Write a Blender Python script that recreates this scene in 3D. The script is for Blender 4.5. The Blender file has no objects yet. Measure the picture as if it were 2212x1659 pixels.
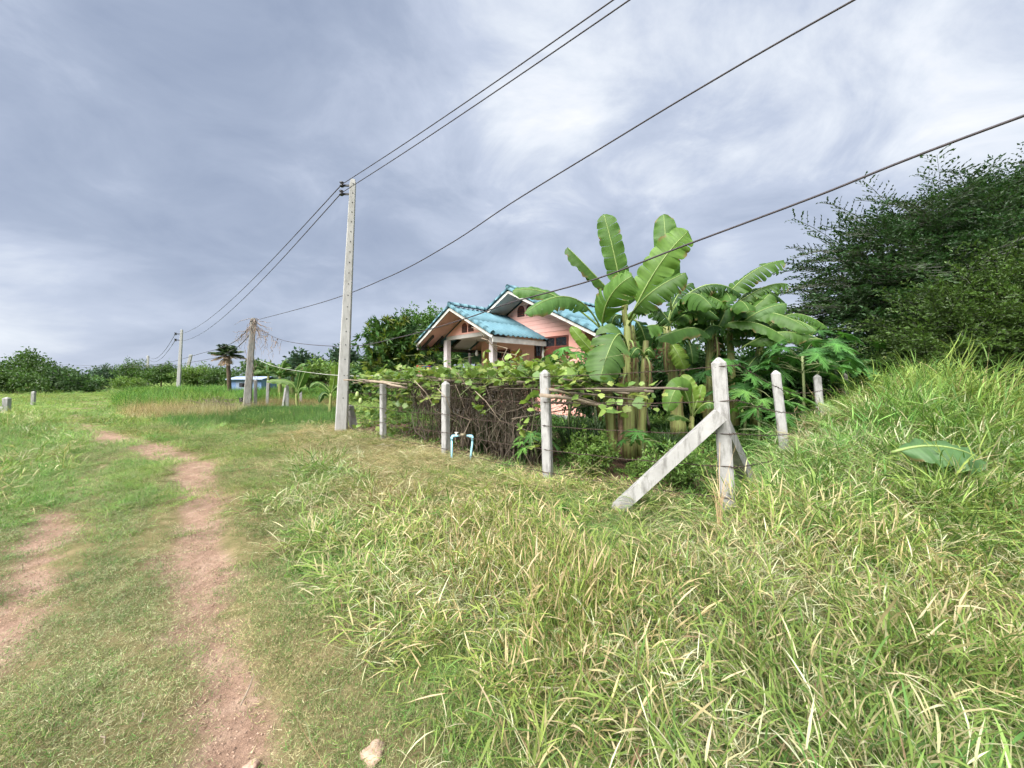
import bpy, math, random
import numpy as np
from mathutils import Vector, Matrix

rng = np.random.default_rng(11)
random.seed(11)
S = bpy.context.scene
COL = S.collection
R = math.radians

# ---------------------------------------------------------------- camera
cam_d = bpy.data.cameras.new('camera'); cam = bpy.data.objects.new('camera', cam_d); COL.objects.link(cam)
cam.location = (0, 0, 1.5); cam.rotation_euler = (R(90), 0, 0)
cam_d.sensor_width = 36; cam_d.lens = 13.53; cam_d.shift_y = -0.0052
cam_d.clip_start = 0.05; cam_d.clip_end = 6000
S.camera = cam

# ---------------------------------------------------------------- sky
SUN_DIR = Vector((-0.38, -0.50, 0.78)).normalized()
sun_el = math.asin(SUN_DIR.z); sun_az = math.atan2(SUN_DIR.x, SUN_DIR.y)
W = bpy.data.worlds.new('World'); S.world = W; W.use_nodes = True
nt = W.node_tree; nt.nodes.clear()
def N(t, **k):
    n = nt.nodes.new(t)
    for a, b in k.items(): setattr(n, a, b)
    return n
def L(a, b): nt.links.new(a, b)
def mth(op, a, b=None, c=None, clamp=False):
    n = N('ShaderNodeMath', operation=op); n.use_clamp = clamp
    for i, v in enumerate((a, b, c)):
        if v is None: continue
        if isinstance(v, (int, float)): n.inputs[i].default_value = v
        else: L(v, n.inputs[i])
    return n.outputs[0]
def vm(op, a, b=None):
    n = N('ShaderNodeVectorMath', operation=op)
    for i, v in enumerate((a, b)):
        if v is None: continue
        if isinstance(v, (tuple, list)): n.inputs[i].default_value = v
        else: L(v, n.inputs[i])
    return n
out = N('ShaderNodeOutputWorld'); bg = N('ShaderNodeBackground')
sky = N('ShaderNodeTexSky', sky_type='NISHITA'); sky.sun_disc = False
sky.sun_elevation = sun_el; sky.sun_rotation = sun_az; sky.air_density = 1.0; sky.dust_density = 2.0
tc = N('ShaderNodeTexCoord')
d = tc.outputs['Generated']
sep = N('ShaderNodeSeparateXYZ'); L(d, sep.inputs[0])
zc = mth('ADD', mth('MAXIMUM', sep.outputs[2], 0.0), 0.34)
px = mth('DIVIDE', sep.outputs[0], zc); py = mth('DIVIDE', sep.outputs[1], zc)
comb = N('ShaderNodeCombineXYZ'); L(px, comb.inputs[0]); L(py, comb.inputs[1])
mp = N('ShaderNodeMapping'); mp.inputs['Rotation'].default_value = (0, 0, R(33)); mp.inputs['Scale'].default_value = (0.62, 1.35, 1.0)
mp.inputs['Location'].default_value = (3.1, 1.7, 0.4)
L(comb.outputs[0], mp.inputs[0])
def noise(vec, scale, detail, rough, dist=0.0):
    n = N('ShaderNodeTexNoise'); n.inputs['Scale'].default_value = scale; n.inputs['Detail'].default_value = detail
    n.inputs['Roughness'].default_value = rough; n.inputs['Distortion'].default_value = dist
    L(vec, n.inputs['Vector']); return n.outputs[0]
n1 = noise(mp.outputs[0], 1.15, 6, 0.5, 0.3)      # broad cloud sheets
n2 = noise(comb.outputs[0], 3.0, 8, 0.6, 0.5)      # ragged edges
def lobe(p, sharp, amp):
    v = Vector(((p[0]-1106)/831, 1.0, (818-p[1])/831)).normalized()
    dn = vm('DOT_PRODUCT', d, tuple(v)).outputs['Value']
    return mth('MULTIPLY', mth('POWER', mth('MAXIMUM', dn, 0.0), sharp), amp)
elev = mth('MULTIPLY', mth('MAXIMUM', sep.outputs[2], 0.0), 2.6, clamp=True)      # thin detail washes out low in the sky
b = mth('ADD', mth('MULTIPLY', mth('SUBTRACT', n1, 0.5), 1.08), mth('MULTIPLY', mth('SUBTRACT', n2, 0.5), mth('ADD', mth('MULTIPLY', elev, 0.75), 0.2)))
for p, sh, am in (((1230, 40), 26, 0.38), ((1980, 230), 30, 0.18), ((1560, 560), 500, 0.20), ((640, 330), 16, -0.20),
                  ((90, 640), 130, 0.10), ((20, 60), 60, 0.12), ((1450, 330), 60, -0.10), ((430, 560), 30, -0.12), ((40, 440), 40, -0.16), ((1180, 560), 120, 0.14)):
    b = mth('ADD', b, lobe(p, sh, am))
b = mth('ADD', b, mth('ADD', mth('MULTIPLY', mth('SUBTRACT', 1.0, elev), 0.15), 0.47), clamp=True)
ramp = N('ShaderNodeValToRGB'); L(b, ramp.inputs[0])
e = ramp.color_ramp.elements
e[0].position = 0.08; e[0].color = (0.290, 0.350, 0.480, 1)
e[1].position = 0.95; e[1].color = (0.93, 0.94, 0.98, 1)
for pos, c in ((0.36, (0.375, 0.438, 0.570, 1)), (0.60, (0.515, 0.577, 0.71, 1)), (0.78, (0.74, 0.79, 0.87, 1))):
    q = e.new(pos); q.color = c
# clear sky seen thinly through the sheet of cloud
mx = N('ShaderNodeMix', data_type='RGBA'); mx.inputs[0].default_value = 0.93
sk = N('ShaderNodeMix', data_type='RGBA', blend_type='MULTIPLY'); sk.inputs[0].default_value = 1.0
L(sky.outputs[0], sk.inputs[6]); sk.inputs[7].default_value = (0.10, 0.10, 0.10, 1)
L(sk.outputs[2], mx.inputs[6]); L(ramp.outputs[0], mx.inputs[7])
L(mx.outputs[2], bg.inputs[0]); bg.inputs[1].default_value = 0.137
L(bg.outputs[0], out.inputs[0])

sd = bpy.data.lights.new('sun', 'SUN'); sun = bpy.data.objects.new('sun', sd); COL.objects.link(sun)
sd.energy = 1.5; sd.angle = R(62); sd.color = (1.0, 0.97, 0.925)
sun.rotation_euler = (-SUN_DIR).to_track_quat('-Z', 'Y').to_euler(); sun.location = (0, 0, 60)
S.view_settings.view_transform = 'Standard'; S.view_settings.look = 'None'
S.view_settings.gamma = 1.0; S.view_settings.exposure = 3.1
S.cycles.max_bounces = 4; S.cycles.transparent_max_bounces = 4
S.cycles.diffuse_bounces = 3; S.cycles.glossy_bounces = 1; S.cycles.transmission_bounces = 2
S.cycles.use_adaptive_sampling = True; S.cycles.use_denoising = True; S.cycles.denoising_prefilter = 'ACCURATE'; S.cycles.adaptive_threshold = 0.016; S.cycles.adaptive_min_samples = 16
W.cycles.sampling_method = 'MANUAL'; W.cycles.sample_map_resolution = 128

# ---------------------------------------------------------------- helpers
def P(px, py, D):                      # a point of the photograph (2212 px wide) at depth D metres
    return np.array([(px-1106)/831*D, D, 1.5-(py-818)/831*D])
def Z5(X, Y, D): return P(1069.8+X*.33065, 438.9+Y*.33065, D)
def sstep(a, b, x):
    t = np.clip((x-a)/(b-a), 0, 1); return t*t*(3-2*t)
_lat = np.random.default_rng(5).random((64, 64))
def vn(x, y, sc, off=0.0):
    x = np.asarray(x)*sc+off*7.3+100; y = np.asarray(y)*sc+off*3.1+100
    i = np.floor(x).astype(int); j = np.floor(y).astype(int); f = x-i; g = y-j
    f = f*f*(3-2*f); g = g*g*(3-2*g)
    a = _lat[i % 64, j % 64]; b_ = _lat[(i+1) % 64, j % 64]; c = _lat[i % 64, (j+1) % 64]; d_ = _lat[(i+1) % 64, (j+1) % 64]
    return (a*(1-f)+b_*f)*(1-g)+(c*(1-f)+d_*f)*g
CX, CY = 2.0, 3.55
def lot(x, y):
    rx = np.asarray(x)-CX; ry = np.asarray(y)-CY
    return .714*rx+.70*ry, -.70*rx+.714*ry      # s: along the right fence, t: along the left fence
def lotpt(s, t): return CX+.714*s-.70*t, CY+.70*s+.714*t
def H(x, y):
    s, t = lot(x, y)
    pl = .16+.09*np.exp(-(t/1.6)**2)
    h = pl*sstep(-2.3, -.05, s)*(1-sstep(14, 24, t))*sstep(-6, -1, t)
    n = -t
    m = .82*sstep(.2, 4.2, s)*np.where(n >= 1.3, np.exp(-((n-1.3)/1.15)**2), sstep(-.7, 1.3, n))
    m = m*(1-sstep(9, 14, s))
    bump = (vn(x, y, .9)-.5)*.07+(vn(x, y, 2.7, 1)-.5)*.03
    far = 1-sstep(30, 60, np.hypot(x, y))
    return h+m+bump*far
def Hf(x, y): return float(H(np.array([x]), np.array([y]))[0])

def mesh(name, V, F, col=None, smooth=False, uv=None):
    V = np.asarray(V, dtype=np.float32).reshape(-1, 3)
    me = bpy.data.meshes.new(name)
    Fs = F if isinstance(F, list) else [F]
    if Fs and not isinstance(Fs[0], np.ndarray):
        loops = [i for f in Fs for i in f]; tot = [len(f) for f in Fs]
        loops = np.array(loops, dtype=np.int32); tot = np.array(tot, dtype=np.int32)
    else:
        loops = np.concatenate([f.reshape(-1) for f in Fs]).astype(np.int32) if Fs else np.zeros(0, np.int32)
        tot = np.concatenate([np.full(len(f), f.shape[1]) for f in Fs]).astype(np.int32) if Fs else np.zeros(0, np.int32)
    me.vertices.add(len(V)); me.vertices.foreach_set('co', V.reshape(-1))
    if len(tot):
        me.loops.add(len(loops)); me.loops.foreach_set('vertex_index', loops)
        me.polygons.add(len(tot)); st = np.concatenate([[0], np.cumsum(tot)[:-1]]).astype(np.int32)
        me.polygons.foreach_set('loop_start', st); me.polygons.foreach_set('loop_total', tot)
        me.polygons.foreach_set('use_smooth', np.full(len(tot), bool(smooth)))
    if col is not None:
        a = me.attributes.new('col', 'FLOAT_COLOR', 'POINT')
        c = np.ones((len(V), 4), np.float32); c[:, :3] = np.asarray(col, np.float32)[:, :3]
        a.data.foreach_set('color', c.reshape(-1))
    me.update(); me.validate()
    return me
def link(name, me, mat=None, parent=None, loc=None, rot=None, scl=None):
    o = bpy.data.objects.new(name, me); COL.objects.link(o)
    if mat is not None and me is not None and len(me.materials) == 0: me.materials.append(mat)
    if parent is not None: o.parent = parent
    if loc is not None: o.location = loc
    if rot is not None: o.rotation_euler = rot
    if scl is not None: o.scale = (scl, scl, scl) if isinstance(scl, (int, float)) else scl
    return o
def tag(o, label, cat, group=None, kind=None):
    if label: o['label'] = label
    if cat: o['category'] = cat
    if group: o['group'] = group
    if kind: o['kind'] = kind
    return o
def thing(name, label, cat, loc=(0, 0, 0), rz=0, group=None):
    o = bpy.data.objects.new(name, None); COL.objects.link(o); o.empty_display_size = .2
    o.location = loc; o.rotation_euler = (0, 0, rz)
    return tag(o, label, cat, group)

class MB:
    def __init__(s): s.v = []; s.f = []; s.c = []
    def add(s, vs, fs, c=None):
        k = len(s.v); s.v.extend([tuple(map(float, v)) for v in vs]); s.f.extend([tuple(i+k for i in f) for f in fs])
        s.c.extend([c if c is not None else (.5, .5, .5)]*len(vs))
    def box(s, x0, x1, y0, y1, z0, z1, c=None):
        s.add([(x0, y0, z0), (x1, y0, z0), (x1, y1, z0), (x0, y1, z0), (x0, y0, z1), (x1, y0, z1), (x1, y1, z1), (x0, y1, z1)],
              [(0, 3, 2, 1), (4, 5, 6, 7), (0, 1, 5, 4), (1, 2, 6, 5), (2, 3, 7, 6), (3, 0, 4, 7)], c)
    def beam(s, a, b, w, h, up=(0, 0, 1), c=None):
        a = Vector(a); b = Vector(b); t = (b-a).normalized(); u = Vector(up); sd_ = t.cross(u).normalized(); u = sd_.cross(t)
        vs = []
        for p in (a, b):
            for i, j in ((-1, -1), (1, -1), (1, 1), (-1, 1)): vs.append(p+sd_*(w/2*i)+u*(h/2*j))
        s.add(vs, [(0, 1, 2, 3), (7, 6, 5, 4), (0, 4, 5, 1), (1, 5, 6, 2), (2, 6, 7, 3), (3, 7, 4, 0)], c)
    def prism(s, poly, ax, a0, a1, c=None):     # polygon in the plane of the other two axes, extruded along ax
        n = len(poly); vs = []
        for a in (a0, a1):
            for (u, v) in poly: vs.append({'x': (a, u, v), 'y': (u, a, v), 'z': (u, v, a)}[ax])
        s.add(vs, [tuple(range(n))[::-1], tuple(range(n, 2*n))]+[(i, (i+1) % n, n+(i+1) % n, n+i) for i in range(n)], c)
    def tube(s, pts, rad, n=6, cap=True, c=None):
        pts = [Vector(p) for p in pts]; m = len(pts); rad = rad if hasattr(rad, '__len__') else [rad]*m
        vs = []; ref = Vector((.3, .2, 1))
        for i, p in enumerate(pts):
            t = (pts[min(i+1, m-1)]-pts[max(i-1, 0)]).normalized()
            u = t.cross(ref)
            if u.length < .1: u = t.cross(Vector((1, 0, 0)))
            u.normalize(); w = t.cross(u)
            for k in range(n):
                a = 2*math.pi*k/n; vs.append(p+(u*math.cos(a)+w*math.sin(a))*rad[i])
        fs = [(i*n+k, i*n+(k+1) % n, (i+1)*n+(k+1) % n, (i+1)*n+k) for i in range(m-1) for k in range(n)]
        if cap: fs += [tuple(range(n))[::-1], tuple((m-1)*n+k for k in range(n))]
        s.add(vs, fs, c)
    def mesh(s, name, smooth=False): return mesh(name, s.v, s.f, np.array(s.c) if s.c else None, smooth)
    def obj(s, name, mat, parent=None, smooth=False, **k): return link(name, s.mesh(name, smooth), mat, parent, **k)

# ---------------------------------------------------------------- materials
def newmat(name):
    m = bpy.data.materials.new(name); m.use_nodes = True
    t = m.node_tree; bs = t.nodes['Principled BSDF']; return m, t, bs
def rampnode(t, src, stops):
    r = t.nodes.new('ShaderNodeValToRGB'); el = r.color_ramp.elements
    el[0].position, el[0].color = stops[0][0], (*stops[0][1], 1)
    el[1].position, el[1].color = stops[-1][0], (*stops[-1][1], 1)
    for p_, c_ in stops[1:-1]:
        q_ = el.new(p_); q_.color = (*c_, 1)
    t.links.new(src, r.inputs[0]); return r.outputs[0]
def tnoise(t, vec, scale, detail=4, rough=.55):
    n = t.nodes.new('ShaderNodeTexNoise'); n.inputs['Scale'].default_value = scale; n.inputs['Detail'].default_value = detail
    n.inputs['Roughness'].default_value = rough
    if vec is not None: t.links.new(vec, n.inputs['Vector'])
    return n.outputs[0]
def mixc(t, fac, a, b, mode='MIX'):
    n = t.nodes.new('ShaderNodeMix'); n.data_type = 'RGBA'; n.blend_type = mode
    for i, v in ((0, fac), (6, a), (7, b)):
        if isinstance(v, (int, float)): n.inputs[i].default_value = v
        elif isinstance(v, tuple): n.inputs[i].default_value = (*v[:3], 1)
        else: t.links.new(v, n.inputs[i])
    return n.outputs[2]
def coords(t, which='Object', scale=None):
    c = t.nodes.new('ShaderNodeTexCoord').outputs[which]
    if scale:
        m = t.nodes.new('ShaderNodeMapping'); m.inputs['Scale'].default_value = scale; t.links.new(c, m.inputs[0]); return m.outputs[0]
    return c
def bump(t, bs, h, strength=.3, dist=.01):
    b_ = t.nodes.new('ShaderNodeBump'); b_.inputs['Strength'].default_value = strength; b_.inputs['Distance'].default_value = dist
    t.links.new(h, b_.inputs['Height']); t.links.new(b_.outputs[0], bs.inputs['Normal'])
def pm(name, c1, c2=None, scale=6, rough=.7, bumps=.2, stops=None, metal=0, spec=.3, dist=.006):
    m, t, bs = newmat(name); v = coords(t)
    n = tnoise(t, v, scale, 6, .6); c2 = c2 or tuple(x*.7 for x in c1)
    t.links.new(rampnode(t, n, stops or [(.3, c2), (.65, c1)]), bs.inputs['Base Color'])
    bs.inputs['Roughness'].default_value = rough; bs.inputs['Metallic'].default_value = metal
    bs.inputs['Specular IOR Level'].default_value = spec
    if bumps: bump(t, bs, tnoise(t, v, scale*6, 4), bumps, dist)
    return m
def leafmat(name, trans=.35, rough=.45, spec=.35, base=None, tint=False, veins=False):
    m, t, bs = newmat(name)
    if base is None:
        a = t.nodes.new('ShaderNodeAttribute'); a.attribute_name = 'col'; c = a.outputs['Color']
    else: c = mixc(t, 0, base, base)
    if tint:
        a2 = t.nodes.new('ShaderNodeAttribute'); a2.attribute_type = 'INSTANCER'; a2.attribute_name = 'tint'
        c = mixc(t, 1.0, c, a2.outputs['Color'], 'MULTIPLY')
    else:
        oi = t.nodes.new('ShaderNodeObjectInfo')
        hs = t.nodes.new('ShaderNodeHueSaturation')
        mr = t.nodes.new('ShaderNodeMapRange'); mr.inputs[3].default_value = .88; mr.inputs[4].default_value = 1.14
        t.links.new(oi.outputs['Random'], mr.inputs[0]); t.links.new(mr.outputs[0], hs.inputs['Value']); t.links.new(c, hs.inputs['Color']); c = hs.outputs[0]
        c = mixc(t, .35, c, rampnode(t, tnoise(t, coords(t), 9, 4), [(.3, (.55, .6, .5)), (.7, (1.25, 1.2, 1.1))]), 'MULTIPLY')
    t.links.new(c, bs.inputs['Base Color']); bs.inputs['Roughness'].default_value = rough; bs.inputs['Specular IOR Level'].default_value = spec
    tr = t.nodes.new('ShaderNodeBsdfTranslucent')
    t.links.new(mixc(t, 1.0, c, (1.12, 1.18, .66), 'MULTIPLY'), tr.inputs[0])
    ms = t.nodes.new('ShaderNodeMixShader'); ms.inputs[0].default_value = trans
    t.links.new(bs.outputs[0], ms.inputs[1]); t.links.new(tr.outputs[0], ms.inputs[2])
    t.links.new(ms.outputs[0], t.nodes['Material Output'].inputs[0])
    return m
M = {}
M['leaf'] = leafmat('leaf_mat', .35)
M['grass'] = leafmat('grass_mat', .30, .6, .14, tint=True)
M['banana'] = leafmat('banana_leaf_mat', .42, .48, .3)
def concrete(name, c1, c2, stain):
    m, t, bs = newmat(name); v = coords(t)
    base = rampnode(t, tnoise(t, v, 3.5, 7, .65), [(.3, c2), (.68, c1)])
    st = rampnode(t, tnoise(t, coords(t, 'Object', (9, 9, 2.2)), 1.6, 6, .7), [(.47, (0, 0, 0)), (.66, (1, 1, 1))])
    base = mixc(t, mixc(t, 1.0, st, (.75, .75, .75), 'MULTIPLY'), base, stain)
    t.links.new(base, bs.inputs['Base Color']); bs.inputs['Roughness'].default_value = .9; bs.inputs['Specular IOR Level'].default_value = .15
    bump(t, bs, tnoise(t, v, 40, 6, .7), .35, .006); return m
M['conc'] = concrete('concrete_mat', (.37, .365, .355), (.26, .255, .245), (.12, .115, .105))
M['conc_pole'] = concrete('pole_concrete_mat', (.37, .365, .355), (.30, .295, .285), (.24, .235, .22))
M['conc_old'] = concrete('old_concrete_mat', (.28, .27, .255), (.19, .182, .17), (.10, .095, .085))
M['bark'] = pm('bark_mat', (.16, .115, .08), (.07, .05, .035), 9, .9, .6)
M['stick'] = pm('dry_stick_mat', (.155, .125, .095), (.07, .056, .044), 12, .9, .3)
M['paleSt'] = pm('pale_stick_mat', (.29, .235, .175), (.16, .125, .09), 14, .85, .3)
M['wire'] = pm('wire_mat', (.055, .045, .05), (.035, .03, .035), 20, .6, 0)
M['rust'] = pm('rusty_wire_mat', (.07, .045, .035), (.03, .022, .02), 60, .8, 0)
M['black'] = pm('insulator_mat', (.03, .03, .035), (.02, .02, .022), 20, .4, 0)
M['white'] = pm('white_paint_mat', (.60, .59, .55), (.40, .385, .35), 4, .7, .1)
# ---------------------------------------------------------------- ground
MAIN = np.array([(-.55, .4), (-.80, .95), (-1.05, 1.52), (-1.42, 1.88), (-2.07, 2.59), (-3.05, 3.75), (-3.85, 4.76), (-5.8, 6.85), (-7.5, 8.2), (-10.6, 9.97), (-14.1, 12.3), (-18.8, 16.6), (-27, 25), (-36, 36), (-50, 52)])
SIDE = np.array([(-2.3, 1.2), (-2.85, 1.9), (-3.3, 2.5), (-3.98, 3.13), (-4.72, 3.81), (-5.37, 4.67), (-6.56, 6.2), (-8.6, 7.9), (-11.4, 9.3)])
def pdist(x, y, pl):
    best = np.full(np.shape(x), 1e9)
    for (a, b_), (c, d_) in zip(pl[:-1], pl[1:]):
        vx, vy = c-a, d_-b_; t = np.clip(((x-a)*vx+(y-b_)*vy)/(vx*vx+vy*vy), 0, 1)
        best = np.minimum(best, np.hypot(x-a-t*vx, y-b_-t*vy))
    return best
def pathmask(x, y):
    x = np.asarray(x, float); y = np.asarray(y, float)
    nz = (vn(x, y, 2.2, 3)-.5)*.30+(vn(x, y, 6, 4)-.5)*.26
    r = np.hypot(x, y)
    a = 1-sstep(.14, .27, pdist(x, y, MAIN)+nz*.75+.075*(1-sstep(2.4, 3.6, r))-.05*sstep(2.8, 4.4, r)-.02*np.clip(r-7, 0, 12))
    # the near stretch is half grown over: bare islands only
    a = a*np.where(r < 2.7, sstep(.45, .62, vn(x, y, 2.4, 9)+.35*(vn(x, y, 7, 2)-.5)+.06), 1)
    b_ = (1-sstep(.12, .34, pdist(x, y, SIDE)+nz*1.2+.10))*(1-sstep(9, 12, r))
    return np.clip(np.maximum(a, b_), 0, 1)
def pathwide(x, y, rad):      # 1 where a patch of that radius would reach over the bare track
    r = np.hypot(x, y); nz = (vn(x, y, 2.2, 3)-.5)*.30
    a = 1-sstep(.11, .24, pdist(x, y, MAIN)+nz*.6+.08*(1-sstep(2.4, 3.6, r))-rad-.05*sstep(2.8, 4.4, r)-.02*np.clip(r-7, 0, 12))
    a = a*np.where(r < 2.7, sstep(.40, .56, vn(x, y, 2.4, 9)+.06), 1)
    b_ = (1-sstep(.10, .28, pdist(x, y, SIDE)+nz*1.0+.11-rad))*(1-sstep(9, 12, r))
    return np.clip(np.maximum(a, b_), 0, 1)
_by = np.array([-3, .9, 1.48, 2.07, 2.64, 3.44, 4.58, 5.88, 8.8, 14]); _bx = np.array([.1, -.15, -.367, -.64, -1.29, -2.15, -2.80, -3.4, -4.6, -8.5])
def longness(x, y):       # 0 on the mown turf, 1 well inside the rank grass of the bank
    e_ = np.asarray(x)-np.interp(y, _by, _bx)
    s, t = lot(x, y)
    return sstep(-.1, .75, e_+(vn(x, y, 1.6, 6)-.5)*.5)*np.where((s > -.08) & (t > .05), 0, 1)

def axis(fine0, fine1, step, far):
    a = list(np.arange(fine0, fine1+1e-6, step)); st = step
    v = fine1
    while v < far: st *= 1.18; v += st; a.append(v)
    st = step; v = fine0; pre = []
    while v > -far: st *= 1.18; v -= st; pre.append(v)
    return np.array(pre[::-1]+a)
gx = axis(-9, 8, .075, 2500); gy = axis(.4, 12, .075, 2500)
GX, GY = np.meshgrid(gx, gy, indexing='xy')
x_, y_ = GX.ravel(), GY.ravel()
gz = H(x_, y_)-.03*pathmask(x_, y_)
nx, ny = len(gx), len(gy)
idx = np.arange(nx*ny).reshape(ny, nx)
F = np.stack([idx[:-1, :-1], idx[:-1, 1:], idx[1:, 1:], idx[1:, :-1]], -1).reshape(-1, 4)
s_, t_ = lot(x_, y_)
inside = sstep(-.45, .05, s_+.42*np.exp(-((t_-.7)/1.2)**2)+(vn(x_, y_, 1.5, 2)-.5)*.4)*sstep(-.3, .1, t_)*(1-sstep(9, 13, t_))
rr = np.hypot(x_, y_)
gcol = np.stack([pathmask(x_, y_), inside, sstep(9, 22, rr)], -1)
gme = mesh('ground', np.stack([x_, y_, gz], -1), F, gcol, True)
m, t, bs = newmat('ground_mat'); v = coords(t)
at = t.nodes.new('ShaderNodeAttribute'); at.attribute_name = 'col'
sp = t.nodes.new('ShaderNodeSeparateColor'); t.links.new(at.outputs['Color'], sp.inputs[0])
soil = rampnode(t, tnoise(t, v, 5, 8, .68), [(.28, (.165, .106, .077)), (.5, (.255, .172, .128)), (.72, (.35, .26, .20))])
soil = mixc(t, .55, soil, rampnode(t, tnoise(t, v, 45, 5, .7), [(.3, (.55, .5, .46)), (.7, (1.3, 1.28, 1.22))]), 'MULTIPLY')
thatch = rampnode(t, tnoise(t, v, 7, 8, .7), [(.3, (.075, .085, .028)), (.55, (.16, .135, .065)), (.75, (.27, .205, .115))])
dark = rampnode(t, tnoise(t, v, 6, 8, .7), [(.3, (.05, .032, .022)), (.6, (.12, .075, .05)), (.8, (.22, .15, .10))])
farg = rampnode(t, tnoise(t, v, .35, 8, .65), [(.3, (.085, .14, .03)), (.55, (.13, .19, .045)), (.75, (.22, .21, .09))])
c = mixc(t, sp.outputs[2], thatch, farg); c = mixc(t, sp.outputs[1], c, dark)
pf = t.nodes.new('ShaderNodeMath'); pf.operation = 'MULTIPLY_ADD'; t.links.new(tnoise(t, v, 18, 6, .7), pf.inputs[0]); pf.inputs[1].default_value = .7; pf.inputs[2].default_value = -.35
pa = t.nodes.new('ShaderNodeMath'); pa.operation = 'ADD'; pa.use_clamp = True; t.links.new(sp.outputs[0], pa.inputs[0]); t.links.new(pf.outputs[0], pa.inputs[1])
mu = t.nodes.new('ShaderNodeMath'); mu.operation = 'MULTIPLY'; mu.use_clamp = True; t.links.new(sp.outputs[0], mu.inputs[0]); t.links.new(pa.outputs[0], mu.inputs[1]); 
c = mixc(t, mu.outputs[0], c, soil); t.links.new(c, bs.inputs['Base Color'])
bs.inputs['Roughness'].default_value = .95; bs.inputs['Specular IOR Level'].default_value = .1
bump(t, bs, tnoise(t, v, 30, 8, .75), .8, .02)
ground = link('ground', gme, m); ground['kind'] = 'structure'; ground['label'] = 'grassy ground with two worn red dirt wheel tracks'

# ---------------------------------------------------------------- grass made of real blades
def strips(P0, az, Ln, w, th0, k, col, nseg=4, roll=None, fold=0.0):
    n = len(az); t = np.linspace(0, 1, nseg+1)
    th = th0[:, None]+k[:, None]*t[None]
    ds = Ln[:, None]/nseg
    thm = (th[:, 1:]+th[:, :-1])/2
    r = np.concatenate([np.zeros((n, 1)), np.cumsum(np.sin(thm)*ds, 1)], 1)
    z = np.concatenate([np.zeros((n, 1)), np.cumsum(np.cos(thm)*ds, 1)], 1)
    ca, sa = np.cos(az)[:, None], np.sin(az)[:, None]
    C_ = np.stack([P0[:, 0:1]+r*ca, P0[:, 1:2]+r*sa, P0[:, 2:3]+z], -1)
    roll = np.zeros(n) if roll is None else roll
    side = np.stack([-sa*np.cos(roll)[:, None]*np.ones_like(th), ca*np.cos(roll)[:, None]*np.ones_like(th), np.sin(roll)[:, None]*np.ones_like(th)], -1)
    prof = np.minimum(1, (.45 if nseg > 1 else .9)+t*3.2)*np.clip(1-t, 0, 1)**.55
    hw = (w[:, None]*prof[None]/2)[..., None]
    A, B = C_-side*hw, C_+side*hw
    m_ = 2*nseg+1
    V = np.concatenate([np.stack([A[:, :-1], B[:, :-1]], 2).reshape(n, -1, 3), C_[:, -1:]], 1)
    base = (np.arange(n)*m_)[:, None, None]
    f = [[2*i, 2*i+1, 2*i+3] for i in range(nseg-1)]+[[2*i, 2*i+3, 2*i+2] for i in range(nseg-1)]+[[2*nseg-2, 2*nseg-1, 2*nseg]]
    return V.reshape(-1, 3), (base+np.array(f)[None]).reshape(-1, 3), np.repeat(col, m_, 0)
def joinv(parts):
    V, F_, C_ = [], [], []; k = 0
    for v_, f_, c_ in parts: V.append(v_); F_.append(f_+k); C_.append(c_); k += len(v_)
    return np.concatenate(V), np.concatenate(F_), np.concatenate(C_)
GR = {'green': (.098, .190, .048), 'lime': (.205, .305, .078), 'olive': (.165, .175, .082), 'straw': (.40, .37, .20), 'pale': (.52, .49, .31), 'brown': (.20, .13, .075), 'deep': (.055, .12, .022)}
def pal(n, **wt):
    ks = list(wt); p_ = np.array([wt[k_] for k_ in ks], float); p_ /= p_.sum()
    c_ = np.array([GR[k_] for k_ in ks])[rng.choice(len(ks), n, p=p_)]
    return c_*rng.uniform(.75, 1.25, (n, 1))*rng.uniform(.96, 1.04, (n, 3))
U = rng.uniform
def blades(n, rad, lo, hi, w0, w1, t0, t1, k0, k1, seg=3, z0=0.0, **wt):
    a = U(0, 6.283, n); r = rad*np.sqrt(U(0, 1, n)); c_ = pal(n, **wt); wv_ = U(w0, w1, n)*np.where(c_[:, 0] > c_[:, 1]*1.03, .6, 1)
    return strips(np.stack([r*np.cos(a), r*np.sin(a), np.full(n, z0)-.005], -1), U(0, 6.283, n), U(lo, hi, n)*U(.6, 1.1, n), wv_, U(t0, t1, n), U(k0, k1, n), c_, seg, U(-.6, .6, n))
def culms(n, rad, lo, hi, t0, t1, k0, k1, nl, ll, lw, stemc, leafc, sw=.0045):
    parts = []
    for _ in range(n):
        a = U(0, 6.283); r = rad*math.sqrt(U(0, 1)); p0 = np.array([[r*math.cos(a), r*math.sin(a), 0.]])
        az = np.array([U(0, 6.283)]); ln = np.array([U(lo, hi)]); th = np.array([U(t0, t1)]); k_ = np.array([U(k0, k1)])
        st = strips(p0, az, ln, np.array([sw*U(.8, 1.4)]), th, k_, pal(1, **stemc), 5, np.array([U(-1, 1)]))
        parts.append(st)
        cen = np.concatenate([(st[0][0:-1:2]+st[0][1::2])/2, st[0][-1:]])
        m_ = nl+int(U(-1, 2)); m_ = max(m_, 1)
        q = cen[np.clip((np.linspace(.25, .98, m_)*5).astype(int), 1, 5)]
        side = np.where(np.arange(m_) % 2 == 0, 1, -1)
        parts.append(strips(q, az+side*U(.3, .9, m_), U(ll*.6, ll*1.15, m_), U(lw*.7, lw*1.2, m_), np.clip(th+k_*.5+U(-.5, .5, m_), .1, 1.5), U(.2, 1.3, m_), pal(m_, **leafc), 3, U(-.5, .5, m_)))
    return joinv(parts)
GV = {}
PATCH = {}
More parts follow.
